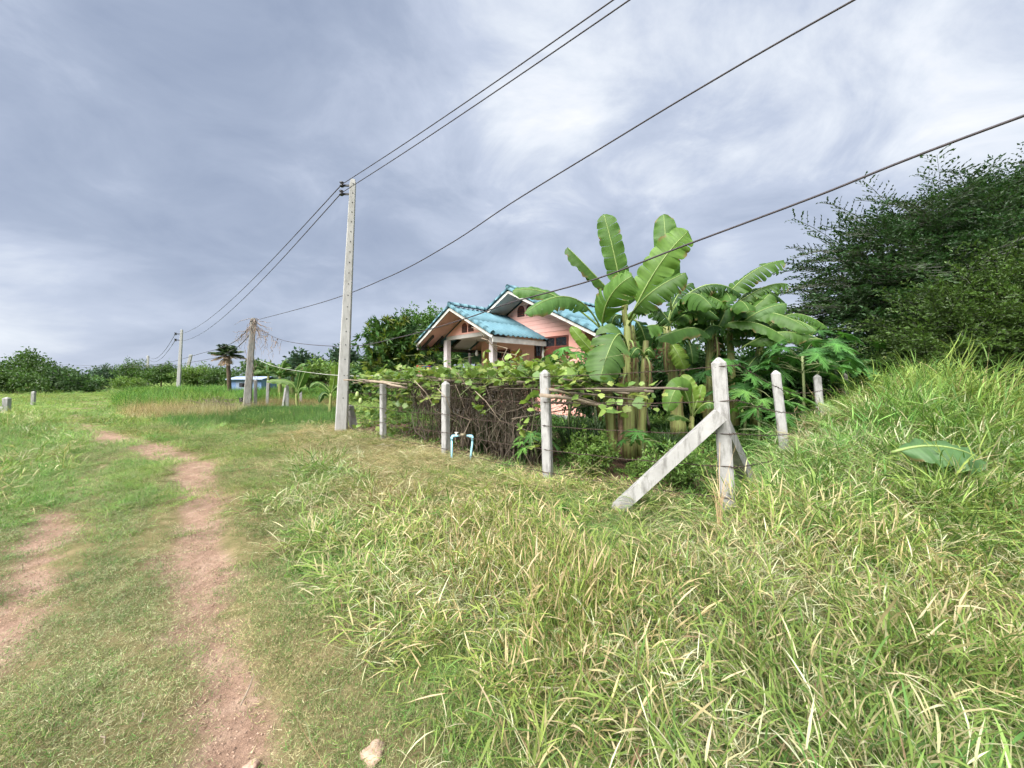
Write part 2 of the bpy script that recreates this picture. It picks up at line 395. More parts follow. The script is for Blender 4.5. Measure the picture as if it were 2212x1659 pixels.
def variants(key, fn, n=6, k=5, rad=.24):      # a patch of k tufts, scattered as one
    c_ = bpy.data.collections.new('tufts_'+key); GV[key] = c_; PATCH[key] = k
    base = [fn() for _ in range(n+3)]
    for i in range(n):
        pp = []
        for q in range(k):
            V, F_, C_ = base[rng.integers(len(base))]
            a = U(0, 6.283); ca, sa = math.cos(a), math.sin(a); s1 = U(.85, 1.15)
            b_ = U(0, 6.283); r_ = rad*math.sqrt(U(0, 1))
            V = V@np.array([[ca, sa, 0], [-sa, ca, 0], [0, 0, 1]])*s1+np.array([r_*math.cos(b_), r_*math.sin(b_), 0])
            pp.append((V, F_, C_*U(.88, 1.12)))
        V, F_, C_ = joinv(pp) if k > 1 else fn()
        me = mesh('tuft_'+key, V, F_, C_); me.materials.append(M['grass'])
        c_.objects.link(bpy.data.objects.new('tuft_%s_%d' % (key, i), me))
variants('turf', lambda: joinv([blades(100, .13, .022, .055, .0022, .004, .2, 1.5, .2, .9, 1, green=3.6, olive=4, lime=1.2, straw=2.6, brown=.8)]), 6, 6, .27)
variants('turfdry', lambda: joinv([blades(90, .13, .02, .05, .0022, .004, .6, 1.55, .1, .6, 1, green=2.2, olive=3, straw=4, pale=1.2, brown=1.2)]), 5, 6, .27)
variants('sparse', lambda: joinv([blades(22, .07, .015, .05, .002, .004, .7, 1.55, .0, .5, 1, green=3, olive=3, straw=4, pale=1)]), 5, 1)
variants('mid', lambda: joinv([blades(60, .13, .07, .17, .003, .006, .1, 1.1, .3, 1.6, 2, green=4, lime=4, olive=2, straw=1.6)]), 6)
variants('long', lambda: joinv([blades(19, .11, .10, .28, .0045, .0105, .45, 1.48, .3, 1.5, 3, lime=5.8, green=3.4, straw=1.6, pale=.9),
    culms(5, .08, .22, .48, .5, 1.45, -.5, .5, 4, .17, .0112, dict(straw=3, olive=2, lime=2), dict(lime=5.6, green=3.2, straw=1.7, pale=.9))]), 10)
variants('longdry', lambda: joinv([blades(14, .12, .10, .26, .004, .009, .8, 1.5, .0, .7, 3, straw=4, pale=2, olive=2, brown=1.5, green=1),
    culms(5, .1, .2, .5, .9, 1.52, -.2, .25, 3, .14, .008, dict(straw=4, pale=2, brown=1), dict(straw=3, pale=1.5, olive=2, lime=1.2, brown=.8))]), 8)
variants('straw', lambda: joinv([blades(30, .16, .10, .32, .003, .006, 1.25, 1.56, -.12, .12, 1, z0=.03, straw=5, pale=3, olive=2.0, brown=2, green=.7)]), 6)
variants('tall', lambda: joinv([blades(14, .10, .3, .75, .008, .015, .05, .75, .4, 1.7, 5, lime=5, green=4, straw=.8),
    culms(5, .1, .45, .95, .05, .6, .0, .8, 5, .30, .014, dict(lime=3, green=2, straw=1), dict(lime=5.5, green=4, straw=.6))]), 8)
variants('weed', lambda: joinv([blades(16, .10, .03, .08, .015, .03, .7, 1.5, .0, .8, 2, green=5, deep=5, lime=1.4), blades(8, .1, .05, .15, .004, .008, .1, 1, .3, 1, 3, green=4, deep=3)]), 6)
variants('far', lambda: joinv([blades(120, .55, .10, .28, .012, .022, .05, .9, .2, .9, 1, lime=5, green=4, olive=2, straw=1)]), 5, 1)
variants('fartall', lambda: joinv([blades(80, .5, .5, 1.15, .018, .035, .02, .5, .2, 1.2, 2, lime=6, green=5, deep=1)]), 5, 1)
variants('fardry', lambda: joinv([blades(90, .45, .25, .75, .008, .016, .05, .9, .1, .8, 1, straw=5, pale=2.0, brown=2.5, olive=1)]), 5, 1)

def scatter(name, pts, sc, tint, key, label, cat, tilt=.15, sz=None):
    n = len(pts)
    me = bpy.data.meshes.new(name); me.vertices.add(n); me.vertices.foreach_set('co', np.asarray(pts, np.float32).reshape(-1))
    rot = np.stack([rng.normal(0, tilt, n), rng.normal(0, tilt, n), U(0, 6.283, n)], -1)
    a = me.attributes.new('rot', 'FLOAT_VECTOR', 'POINT'); a.data.foreach_set('vector', rot.astype(np.float32).reshape(-1))
    scv = np.stack([sc, sc, sc if sz is None else sz], -1)
    a = me.attributes.new('scl', 'FLOAT_VECTOR', 'POINT'); a.data.foreach_set('vector', scv.astype(np.float32).reshape(-1))
    tc_ = np.ones((n, 4), np.float32); tc_[:, :3] = tint
    a = me.attributes.new('tint', 'FLOAT_COLOR', 'POINT'); a.data.foreach_set('color', tc_.reshape(-1))
    me.update()
    g = bpy.data.node_groups.new('scatter_'+name, 'GeometryNodeTree')
    g.interface.new_socket('Geometry', in_out='INPUT', socket_type='NodeSocketGeometry'); g.interface.new_socket('Geometry', in_out='OUTPUT', socket_type='NodeSocketGeometry')
    gi = g.nodes.new('NodeGroupInput'); go = g.nodes.new('NodeGroupOutput')
    ci = g.nodes.new('GeometryNodeCollectionInfo'); ci.inputs['Collection'].default_value = GV[key]; ci.inputs['Separate Children'].default_value = True; ci.inputs['Reset Children'].default_value = True
    ip = g.nodes.new('GeometryNodeInstanceOnPoints'); ip.inputs['Pick Instance'].default_value = True
    def na(nm, ty):
        q = g.nodes.new('GeometryNodeInputNamedAttribute'); q.data_type = ty; q.inputs[0].default_value = nm; return q.outputs[0]
    er = g.nodes.new('FunctionNodeEulerToRotation')
    g.links.new(na('rot', 'FLOAT_VECTOR'), er.inputs[0])
    mp_ = g.nodes.new('GeometryNodeMeshToPoints'); g.links.new(gi.outputs[0], mp_.inputs[0])
    g.links.new(mp_.outputs[0], ip.inputs['Points']); g.links.new(ci.outputs[0], ip.inputs['Instance'])
    g.links.new(er.outputs[0], ip.inputs['Rotation']); g.links.new(na('scl', 'FLOAT_VECTOR'), ip.inputs['Scale'])
    g.links.new(ip.outputs[0], go.inputs[0])
    o = link(name, me); md = o.modifiers.new('scatter', 'NODES'); md.node_group = g
    return tag(o, label, cat, kind='stuff')
def area(n, x0, x1, y0, y1):
    return U(x0, x1, n), U(y0, y1, n)
def inview(x, y, mx_=1.75): return (np.abs(x) < mx_*y+1.2)
def put(name, x, y, keep, sc, tint, key, label, cat, **k):
    k_ = U(0, 1, len(x)) < np.asarray(keep)/PATCH[key]*1.15
    x, y, sc, tint = x[k_], y[k_], sc[k_], tint[k_]
    if 'sz' in k and k['sz'] is not None: k['sz'] = k['sz'][k_]
    z = H(x, y)-.03*pathmask(x, y)
    return scatter(name, np.stack([x, y, z], -1), sc, tint, key, label, cat, **k)
def tintf(x, y, amp=.25, off=0, warm=.25):
    a = 1+amp*2*(vn(x, y, .8, 11+off)-.5)+amp*(vn(x, y, 3, 12+off)-.5)
    w_ = warm*2*(vn(x, y, .55, 14+off)-.5)
    return np.stack([a*(1+w_), a, a*(1-.3*w_)], -1)
def bands(spec):
    X, Y, Sc = [], [], []
    for n, x0, x1, y0, y1, sc in spec:
        x, y = area(n, x0, x1, y0, y1); k_ = inview(x, y); X.append(x[k_]); Y.append(y[k_]); Sc.append(np.full(k_.sum(), sc))
    X, Y, Sc = map(np.concatenate, (X, Y, Sc)); return X, Y, Sc*U(.8, 1.2, len(X))
# short turf
x, y, sc = bands([(15000, -5, 3.5, .5, 3.2, .85), (14000, -9.5, 4, 3.2, 6.5, 1.15), (16000, -20, 0, 6.5, 12, 1.7)])
pmk = pathwide(x, y, .17*sc); lg = longness(x, y); s_, t_ = lot(x, y)
dry = sstep(.42, .62, vn(x, y, .9, 21)+.05+.35*(vn(x, y, 3.1, 22)-.5)+.25*np.exp(-(pdist(x, y, MAIN)/.5)**2)-.12*sstep(4, 6, y))
ok = (1-.95*pmk)*(1-.45*lg)*np.where((s_ > -.1) & (t_ > 0), 0, 1)
put('turf_grass', x, y, ok*(1-.75*dry), sc, tintf(x, y, .2, 0, .2), 'turf', 'short trodden green turf beside the dirt tracks', 'grass', sz=np.minimum(sc, 1.15))
put('dry_turf_grass', x, y, ok*(.10+.75*dry), sc, tintf(x, y, .2, 1, .15), 'turfdry', 'short half dried turf mixed with straw along the track', 'grass', sz=np.minimum(sc, 1.1))
x, y, sc = bands([(11000, -4.5, 1, .6, 3.6, .8), (4500, -10, 0, 3.6, 9, 1.0)])
put('track_tufts', x, y, (.10+.5*sstep(.45, .65, vn(x, y, 3.2, 77)))*sstep(.05, .4, pathmask(x, y)+.0), sc, tintf(x, y, .2, 15, .1), 'sparse', 'sparse dry tufts dotted over the bare red track', 'grass')
# rank grass at the left
x, y, sc = bands([(5500, -26, -2.5, 3.6, 15, 1.25)])
pmk = pathmask(x, y); e_ = -(x+y*1.04)-.3
k_ = sstep(.0, .8, e_+(vn(x, y, .9, 91)-.5)*1.4)*(1-pmk)*(.35+.65*sstep(.42, .6, vn(x, y, .7, 92)))
dr_ = sstep(.45, .6, vn(x, y, .8, 93))
put('left_rank_grass', x, y, k_*(1-.7*dr_), sc, tintf(x, y, .2, 13, .15)*np.array([.97, .95, .95]), 'long', 'clumps of rank green grass left of the tracks', 'grass', sz=sc*U(.5, .95, len(x)), tilt=.2)
put('left_dry_grass', x, y, k_*(.15+.65*dr_), sc, tintf(x, y, .18, 14, .1), 'longdry', 'tangled straw coloured grass left of the tracks', 'grass', sz=sc*U(.5, .95, len(x)), tilt=.2)
def pebble():
    o_ = np.array([[1, 0, 0], [-1, 0, 0], [0, 1, 0], [0, -1, 0], [0, 0, 1], [0, 0, -1.]]); f_ = np.array([[0, 2, 4], [2, 1, 4], [1, 3, 4], [3, 0, 4], [2, 0, 5], [1, 2, 5], [3, 1, 5], [0, 3, 5]]); pp = []
    for _ in range(26):
        a = U(0, 6.283); r_ = .16*math.sqrt(U(0, 1)); s1 = U(.0015, .0042)*(2 if rng.random() < .1 else 1)
        v_ = o_*U(.6, 1.2, (6, 1))*s1*np.array([1, .8, .55])+np.array([r_*math.cos(a), r_*math.sin(a), s1*.2]); pp.append((v_, f_, np.tile(np.array([[.36, .25, .19]])*U(.55, 1.35), (6, 1))))
    return joinv(pp)
variants('pebble', pebble, 5, 1)
x, y, sc = bands([(5200, -4.5, 1, .6, 3.6, 1.0), (4000, -10, 0, 3.6, 9, 1.3)])
put('track_gravel', x, y, sstep(.3, .7, pathmask(x, y)), sc, np.ones((len(x), 3)), 'pebble', 'loose crumbs of soil and gravel on the bare track', 'gravel', tilt=.05)
# green strip between the wheel tracks and medium verge grass
x, y, sc = bands([(2500, -5, 2, .7, 3.2, .8), (9000, -12, 2, 3.2, 8, 1.0), (9000, -24, -2, 8, 16, 1.9)])
lg = longness(x, y); pmk = pathmask(x, y); s_, t_ = lot(x, y)
dm, ds_ = pdist(x, y, MAIN), pdist(x, y, SIDE)
strip = np.exp(-((dm-ds_)/.5)**2)*sstep(3.4, 4.6, y)*(1-sstep(6.5, 8, y))
left = sstep(-.3, .6, -(x+y*1.02)-.4+(vn(x, y, 1.1, 5)-.5))*sstep(3, 4.6, y)
cut2 = sstep(-2.2, -1.3, s_+(vn(x, y, 1.5, 31)-.5)*.6)*sstep(1.4, 3.2, t_)
edge = lg*(1-lg)*4*.5*(1-.85*cut2)
ok = np.clip(strip*.9+left*.8+edge+.5*sstep(.52, .68, vn(x, y, 1.2, 8))*sstep(3, 5, y), 0, 1)*(1-pmk)*np.where((s_ > -.1) & (t_ > 0), 0, 1)
put('verge_grass', x, y, ok, sc, tintf(x, y, .2, 2, .18)*np.array([1, 1.05, 1]), 'mid', 'ankle high lime green verge grass between and beside the tracks', 'grass', sz=sc*U(.55, .95, len(x)))
# rank grass of the bank
x, y, sc = bands([(6500, -1.2, 5.5, .6, 3.0, .85), (8500, -4.5, 7, 3.0, 6.5, 1.0), (3500, -8, -2, 6, 11, 1.25)])
lg = longness(x, y); s_, t_ = lot(x, y)
cut = sstep(-2.2, -1.3, s_+(vn(x, y, 1.5, 31)-.5)*.6)*sstep(1.4, 3.2, t_)      # strimmed strip along the fence
shortz = 1-sstep(-.3, .9, x-np.interp(y, [0, 1, 2, 3], [.9, .6, -.1, -1.4]))
dryn = sstep(.45, .65, vn(x, y, 1.1, 41)+.3*(vn(x, y, 3.5, 42)-.5)+.10*sstep(1.5, 3, x)*(1-sstep(2.6, 3.6, y)))
clm = sstep(.36, .62, vn(x, y, 2.3, 111)+.3*(vn(x, y, 5.5, 112)-.5))
nearf = sstep(-1.7, -.9, s_+.25*(vn(x, y, 1.4, 33)-.5))*sstep(-.5, .2, t_)
szz = sc*(.55+.45*lg)*U(.75, 1.15, len(x))*(1-.72*nearf)*(.6+.55*clm)
put('bank_grass', x, y, lg*(1-.93*cut)*(1-.6*nearf)*(1-.72*dryn)*(1-.5*shortz)*(.5+.65*clm), sc, tintf(x, y, .2, 3, .2), 'long', 'rank broad bladed lime green grass covering the bank before the fence', 'grass', sz=szz, tilt=.3)
put('flattened_dry_grass', x, y, lg*(1-.55*cut)*(.22+.55*dryn)*(1-.5*shortz)*.8, sc, tintf(x, y, .18, 4, .1), 'longdry', 'flattened straw coloured grass stems tangled among the rank grass', 'grass', sz=sc*(1-.65*nearf), tilt=.2)
x, y, sc = bands([(9500, -2, 5, .6, 3.4, .8), (5000, -4, 6, 3, 6, 1.0)])
lg = longness(x, y); s_, t_ = lot(x, y); nearf = sstep(-1.7, -.9, s_)*sstep(-.5, .2, t_)
put('bank_undergrass', x, y, lg*.5*(1-.7*sstep(-2.2, -1.3, s_)*sstep(1.4, 3.2, t_)), sc, tintf(x, y, .2, 5, .2), 'mid', 'fine low green grass growing under the rank grass of the bank', 'grass', sz=sc*.7*(1-.6*nearf))
x, y, sc = bands([(3000, -2.5, 6, .7, 5, .9)])
put('bank_weeds', x, y, longness(x, y)*sstep(.5, .65, vn(x, y, 1.7, 101))*.7, sc, tintf(x, y, .2, 16, .15)*np.array([1.3, 1.3, 1.2]), 'weed', 'small broad leaved weeds mixed into the rank grass', 'weeds', sz=sc*2.2, tilt=.2)
# strimmed straw along the fence
x, y, sc = bands([(21000, -9, 3, 3.2, 11, 1.0)])
s_, t_ = lot(x, y); k_ = sstep(-2.3, -1.4, s_+(vn(x, y, 1.2, 51)-.5)*.7)*(1-sstep(-.15, .25, s_))*sstep(.3, 2.6, t_)*(1-sstep(9, 11, t_))
put('cut_straw', x, y, k_*(.35+.65*sstep(2.2, 4, t_)), sc*U(.8, 1.3, len(x)), tintf(x, y, .22, 6, .08)*np.array([1.06, .97, .92]), 'straw', 'cut grass lying as tan straw along the foot of the fence', 'straw', tilt=.12)
# weeds inside the fence
x, y, sc = bands([(9000, -9, 9, 3.4, 16, 1.3)])
s_, t_ = lot(x, y); k_ = ((s_ > -.1) & (t_ > -.1))*(.35+.9*sstep(1.5, 3, s_)+.6*sstep(.4, .6, vn(x, y, 1.3, 61)))
put('garden_weeds', x, y, k_, sc*(1+.6*sstep(2, 4, s_)), tintf(x, y, .25, 7, .15), 'weed', 'low leafy weeds on the dark soil inside the fence', 'weeds')
# tall grass on the mound
x, y, sc = bands([(7000, 1.2, 13, 2.0, 11, 1.0)])
s_, t_ = lot(x, y); n_ = -t_
k_ = sstep(-.35, .35, n_+(vn(x, y, 1.3, 71)-.5)*.5)*sstep(-.9, 1.0, s_+.35*n_-.2)*(1-sstep(5, 7.5, n_))
put('mound_grass', x, y, k_*.95, sc*U(.75, 1.1, len(x)), tintf(x, y, .28, 8, .25), 'tall', 'tall bright green grass smothering the mound beside the right fence', 'grass', sz=sc*(.55+.35*sstep(.5, 3.5, s_))*(.45+.6*sstep(-.1, 1.5, n_))*U(.7, 1.1, len(x))*(.5+.6*sstep(.3, .7, vn(x, y, 1.5, 121))), tilt=.28)
put('mound_dry_grass', x, y, k_*.35*sstep(.45, .6, vn(x, y, 1.2, 122))*(1-.6*sstep(2.5, 4, s_)), sc, tintf(x, y, .2, 17, .1), 'longdry', 'matted straw coloured stems lying on the grassy mound', 'grass', tilt=.3)
put('mound_weeds', x, y, k_*.5*sstep(.5, .65, vn(x, y, 1.4, 123)), sc*1.4, tintf(x, y, .2, 18, .1)*np.array([1.2, 1.25, 1.1]), 'weed', 'broad leaved weeds growing through the mound grass', 'weeds', sz=sc*4, tilt=.3)
# field beyond
x, y = area(9000, -75, 30, 10, 62); k_ = inview(x, y); x, y = x[k_], y[k_]; s_, t_ = lot(x, y)
sc = U(.8, 1.3, len(x))*(1+.012*y); pmk = pathwide(x, y, .40*sc)*(1-sstep(15, 18, np.hypot(x, y)))
sz = U(.35, .8, len(x))*(.45+1.2*vn(x, y, .6, 142))
put('meadow_grass', x, y, (1-.97*pmk)*np.where((s_ > .3) & (t_ < 13), 0, 1)*.9, sc, tintf(x, y, .22, 9, .22)*np.array([1.0, .93, .95]), 'far', 'green and straw meadow grass around the bend of the track', 'grass', sz=sz)
x, y = area(5200, -40, 4, 14, 46); px_ = 1106+x/y*831; py_ = 818+1.5/y*831
fld = sstep(265, 300, px_+.6*(py_-850))*(1-sstep(800, 900, px_))*sstep(-1, 1.5, y-18.2)
k_ = fld*np.where((px_ > 505) & (y < 24), 0, 1)
put('reed_field', x, y, k_*.95, U(.9, 1.3, len(x)), tintf(x, y, .3, 10, .25)*np.array([.84, .94, .78]), 'fartall', 'field of tall fresh green reed grass beyond the bend', 'grass', sz=U(.5, 1.0, len(x))*(.55+.8*vn(x, y, .5, 141)))
x, y = area(2100, -19, -8, 13.2, 20); px_ = 1106+x/y*831; py_ = 818+1.5/y*831
k_ = (.15+.85*sstep(.38, .55, vn(x, y, .9, 81)))*sstep(255, 300, px_+(vn(x, y, .8, 7)-.5)*40)*(1-sstep(440, 540, px_))*sstep(885, 893, py_+(vn(x, y, .8, 3)-.5)*20)*(1-sstep(899, 911, py_))
put('dead_reed_strip', x, y, k_, U(.7, 1.1, len(x)), tintf(x, y, .2, 11, .1)*np.array([.95, .88, .86]), 'fardry', 'strip of dead tan grass at the edge of the reed field', 'grass', sz=U(.55, 1.35, len(x))*(.5+.9*vn(x, y, .7, 8)))
x, y = area(900, -15, -5, 17.8, 24); px_ = 1106+x/y*831
put('dead_brush', x, y, sstep(515, 540, px_)*(1-sstep(720, 740, px_))*(.2+.8*sstep(.4, .55, vn(x, y, .8, 131))), U(.5, .8, len(x)), tintf(x, y, .2, 19, .1)*np.array([.6, .5, .45]), 'fardry', 'brown dead brush around the far fence posts', 'brush', sz=U(.6, 1.1, len(x)))
x, y = area(3500, -14, -3, 9.5, 18); px_ = 1106+x/y*831; py_ = 818+1.5/y*831
k_ = sstep(340, 430, px_)*(1-sstep(700, 740, px_))*sstep(888, 900, py_)*(1-sstep(922, 940, py_+(vn(x, y, .8, 3)-.5)*26))
put('verge_weeds', x, y, k_*.9, U(.35, .6, len(x)), tintf(x, y, .25, 12, .1)*np.array([.62, .80, .8]), 'far', 'dark green weeds growing below the old leaning pole', 'weeds', sz=U(1.0, 1.7, len(x)))
# ---------------------------------------------------------------- pink house with turquoise roof
def wave_roof_mat():
    m, t, bs = newmat('roof_sheet_mat'); v = coords(t)
    c_ = rampnode(t, tnoise(t, v, 2.2, 6, .6), [(.3, (.082, .172, .21)), (.7, (.118, .228, .27))])
    c_ = mixc(t, .35, c_, rampnode(t, tnoise(t, coords(t, 'Object', (14, 14, 3)), 2, 6, .7), [(.35, (.55, .55, .55)), (.6, (1.1, 1.1, 1.1))]), 'MULTIPLY')
    oi = t.nodes.new('ShaderNodeObjectInfo'); mr = t.nodes.new('ShaderNodeMapRange'); mr.inputs[3].default_value = .96; mr.inputs[4].default_value = 1.04
    t.links.new(oi.outputs['Random'], mr.inputs[0]); hs = t.nodes.new('ShaderNodeHueSaturation'); t.links.new(mr.outputs[0], hs.inputs['Value']); t.links.new(c_, hs.inputs['Color'])
    t.links.new(hs.outputs[0], bs.inputs['Base Color']); bs.inputs['Roughness'].default_value = .6; bs.inputs['Specular IOR Level'].default_value = .25; return m
M['roof'] = wave_roof_mat()
M['salmon'] = pm('salmon_plaster_mat', (.82, .43, .36), (.74, .37, .30), 2.2, .85, .08)
M['pinkplank'] = pm('pink_plank_mat', (.84, .48, .42), (.77, .43, .37), 3, .75, .08)
M['soffit'] = pm('soffit_mat', (.62, .36, .30), (.52, .29, .24), 2, .85, .05)
M['soffitw'] = pm('white_soffit_mat', (.55, .52, .49), (.42, .39, .36), 1.6, .85, .05)
M['brownw'] = pm('brown_wood_mat', (.16, .045, .03), (.09, .026, .018), 7, .55, .1)
M['darkw'] = pm('dark_timber_mat', (.06, .05, .045), (.03, .025, .022), 6, .8, .1)
M['ybrick'] = pm('yellow_brick_mat', (.60, .33, .10), (.45, .22, .07), 9, .85, .2)
M['pillar'] = pm('pillar_paint_mat', (.66, .60, .60), (.52, .46, .46), 4, .75, .06)
m, t, bs = newmat('window_glass_mat'); bs.inputs['Base Color'].default_value = (.012, .016, .022, 1); bs.inputs['Roughness'].default_value = .12; bs.inputs['Specular IOR Level'].default_value = .5
M['glass'] = m
house = thing('house', 'single storey salmon pink house with turquoise corrugated gable roofs behind the bananas', 'house', (-.61, 11.5, .1), -math.atan2(.73, .684))
ZO = -.1       # local z = world z + ZO
# walls
def wallpart(name, x0, x1, y0, y1, z0, z1, mat, lab=None):
    q = MB(); q.box(x0, x1, y0, y1, z0+ZO, z1+ZO); o = q.obj(name, mat, house)
    if lab: o['label'] = lab
    return o
def gable(name, xr, zr, slope, xa, xb, zb, y0, y1, mat):
    q = MB(); za = zr-slope*abs(xa-xr); zc_ = zr-slope*abs(xb-xr)
    poly = [(xa, zb+ZO), (xb, zb+ZO), (xb, max(zc_, zb+.001)+ZO), (xr, zr+ZO), (xa, max(za, zb+.001)+ZO)]
    q.prism(poly, 'y', y0, y1); return q.obj(name, mat, house)
RS = .4956
wallpart('wall', -3.62, 1.56, 2.5, 2.62, .1, 3.09, M['salmon'], 'salmon plaster front wall under the porch and gable')
wallpart('wall', 1.44, 1.56, 2.625, 8.0, .1, 3.02, M['salmon'])
wallpart('wall', -3.62, -3.5, 2.625, 8.0, .1, 3.02, M['salmon'])
wallpart('wall', -3.62, 1.56, 8.0, 8.12, .1, 3.02, M['salmon'])
# each board of the main gable
zb = 3.10
while zb < 4.36:
    zt = zb+.152; u0 = (4.40-zb)/RS; u1 = (4.40-zt)/RS
    w0, w1 = min(u0, 2.59), min(max(u1, .03), 2.59)
    q = MB(); q.prism([(-1.03-w0, zb+ZO), (-1.03+w0, zb+ZO), (-1.03+w1, zt-.008+ZO), (-1.03-w1, zt-.008+ZO)], 'y', 2.497, 2.56)
    q.obj('plank', M['pinkplank'], house); zb = zt
q = MB(); q.prism([(-3.5, 3.1+ZO), (1.4, 3.1+ZO), (-1.03, 4.31+ZO)], 'y', 2.57, 2.6); q.obj('gable_backing', M['soffit'], house)
gable('porch_gable_wall', -2.26, 3.78, RS, -3.60, -.92, 3.1, .80, .88, M['salmon'])
def vent(x0, x1, z0, z1, y):
    q = MB(); n = 8; pts = [(x0, z0+ZO), (x1, z0+ZO)]
    for i in range(n+1):
        a = math.pi*i/n; pts.append(((x0+x1)/2+(x1-x0)/2*math.cos(a), z1-(x1-x0)/2+(x1-x0)/2*math.sin(a)+ZO))
    q.prism(pts, 'y', y-.02, y); o = q.obj('gable_vent', M['brownw'], house)
    for k in range(4):
        zz = z0+.03+(z1-z0-.12)*k/4; q = MB(); q.beam((x0+.02, y-.028, zz+ZO), (x1-.02, y-.028, zz+ZO), .014, .028, (0, .5, 1)); q.obj('slat', M['darkw'], o)
vent(-2.60, -2.30, 3.16, 3.50, .80); vent(-2.22, -1.92, 3.16, 3.50, .80)
vent(-1.46, -1.10, 3.78, 4.18, 2.495); vent(-1.0, -.64, 3.78, 4.18, 2.495)
# roofs: every corrugated sheet is a piece
def sheet_mesh(width, ln, nw):
    n = nw*8; xs = np.linspace(0, width, n+1); ph = xs/width*nw*2*np.pi
    zz = .022*np.sign(np.cos(ph))*np.abs(np.cos(ph))**.7
    top = [(0, x_, z_) for x_, z_ in zip(xs, zz)]+[(ln, x_, z_) for x_, z_ in zip(xs, zz)]
    bot = [(a, b_, c_-.012) for a, b_, c_ in top]; k = n+1
    fs = [(i, i+1, k+i+1, k+i) for i in range(n)]+[(2*k+i, 3*k+i, 3*k+i+1, 2*k+i+1) for i in range(n)]
    fs += [(i, 2*k+i, 2*k+i+1, i+1) for i in range(n)]+[(k+i, k+i+1, 3*k+i+1, 3*k+i) for i in range(n)]
    return mesh('roof_sheet', top+bot, fs, None, True)
def slope_roof(xr, zr, xe, ze, y0, y1, rows, sw=.60, mat=None, parent=house):
    run = abs(xe-xr); ln = math.hypot(run, zr-ze); rl = ln/rows+.06; ang = math.atan2(zr-ze, run); sg = 1 if xe > xr else -1
    nc = max(1, round((y1-y0)/sw)); w = (y1-y0)/nc; me = sheet_mesh(w+.02, rl, 3); me.materials.append(M['roof'])
    for r_ in range(rows):
        t0 = r_/rows
        for c_ in range(nc):
            o = link('roof_sheet', me, None, parent)
            x0 = xr+(xe-xr)*t0; z0 = zr+(ze-zr)*t0+.05+.016*(rows-1-r_)*0+.012
            yy = y0+c_*w
            if sg > 0: o.location = (x0, yy, z0+ZO); o.rotation_euler = (0, ang-.004, 0)
            else: o.location = (x0, yy+w, z0+ZO); o.rotation_euler = (0, ang-.004, math.pi)
slope_roof(-2.26, 3.92, 0, 2.80, 0, 2.48, 2)
slope_roof(-2.26, 3.92, -4.52, 2.80, 0, 1.58, 2)
slope_roof(-1.03, 4.55, 2.57, 2.76, 1.6, 8.4, 3, .64)
slope_roof(-1.03, 4.55, -4.63, 2.76, 1.6, 8.4, 3, .64)
# barge and ridge tiles: half-round pieces
def cap_mesh(ln, r):
    q = MB(); n = 8
    vs = []; 
    for i, (x_, rr_) in enumerate(((0, r), (ln*.82, r*.94), (ln*.82, r*1.05), (ln, r*1.05))):
        for k in range(n+1):
            a = math.pi*(k/n)*1.15-.075*math.pi; vs.append((x_, rr_*math.cos(a), rr_*math.sin(a)))
    fs = [(i*(n+1)+k, i*(n+1)+k+1, (i+1)*(n+1)+k+1, (i+1)*(n+1)+k) for i in range(3) for k in range(n)]
    fs += [tuple(range(n+1)), tuple(3*(n+1)+k for k in range(n+1))[::-1]]
    return mesh('cap_tile', vs, fs, None, True)
capm = cap_mesh(.40, .088); capm.materials.append(M['roof'])
def caps(a, b_, name, up=.04):
    a = Vector(a); b_ = Vector(b_); n = max(1, round((b_-a).length/.36)); d_ = (b_-a)/n
    sc_ = d_.length/.36
    for i in range(n):
        o = link(name, capm, None, house); o.location = a+d_*i+Vector((0, 0, up+ZO))
        o.rotation_euler = d_.to_track_quat('X', 'Z').to_euler(); o.scale = (sc_, 1, 1)
for xr, zr, xe, ze, y in ((-2.26, 3.95, 0.0, 2.83, .04), (-2.26, 3.95, -4.52, 2.83, .04), (-1.03, 4.58, 2.57, 2.79, 1.64), (-1.03, 4.58, -4.63, 2.79, 1.64)):
    caps((xe, y, ze), (xr, y, zr), 'barge_tile')
caps((-2.26, -.02, 4.0), (-2.26, 2.5, 4.0), 'ridge_tile', .05); caps((-1.03, 1.56, 4.63), (-1.03, 8.4, 4.63), 'ridge_tile', .05)
# fascia boards, soffits
def board(a, b_, w, h, mat, name): 
    q = MB(); q.beam((a[0], a[1], a[2]+ZO), (b_[0], b_[1], b_[2]+ZO), w, h); return q.obj(name, mat, house)
for xr, zr, xe, ze, y in ((-2.26, 3.86, 0, 2.74, .03), (-2.26, 3.86, -4.52, 2.74, .03), (-1.03, 4.49, 2.57, 2.70, 1.63), (-1.03, 4.49, -4.63, 2.70, 1.63)):
    board((xe, y, ze+.02), (xr, y, zr+.02), .03, .085, M['white'], 'fascia_board')
board((-.015, .05, 2.69), (-.015, 2.45, 2.69), .03, .17, M['white'], 'fascia_board')
board((2.55, 1.65, 2.65), (2.55, 8.38, 2.65), .03, .17, M['white'], 'fascia_board')
board((-4.5, .05, 2.69), (-4.5, 1.55, 2.69), .03, .17, M['white'], 'fascia_board')
def soffit(xr, zr, xe, ze, y0, y1, mat):
    q = MB(); q.prism([(xr, zr+ZO), (xe, ze+ZO), (xe, ze-.02+ZO), (xr, zr-.02+ZO)], 'y', y0, y1); q.obj('soffit', mat, house)
soffit(-2.27, 3.85, -4.47, 2.755, .06, .79, M['soffit']); soffit(-2.25, 3.85, -.05, 2.755, .06, .79, M['soffit'])
soffit(-1.04, 4.48, -4.58, 2.72, 1.66, 2.485, M['soffitw']); soffit(-1.02, 4.48, 2.53, 2.72, 1.66, 2.485, M['soffitw'])
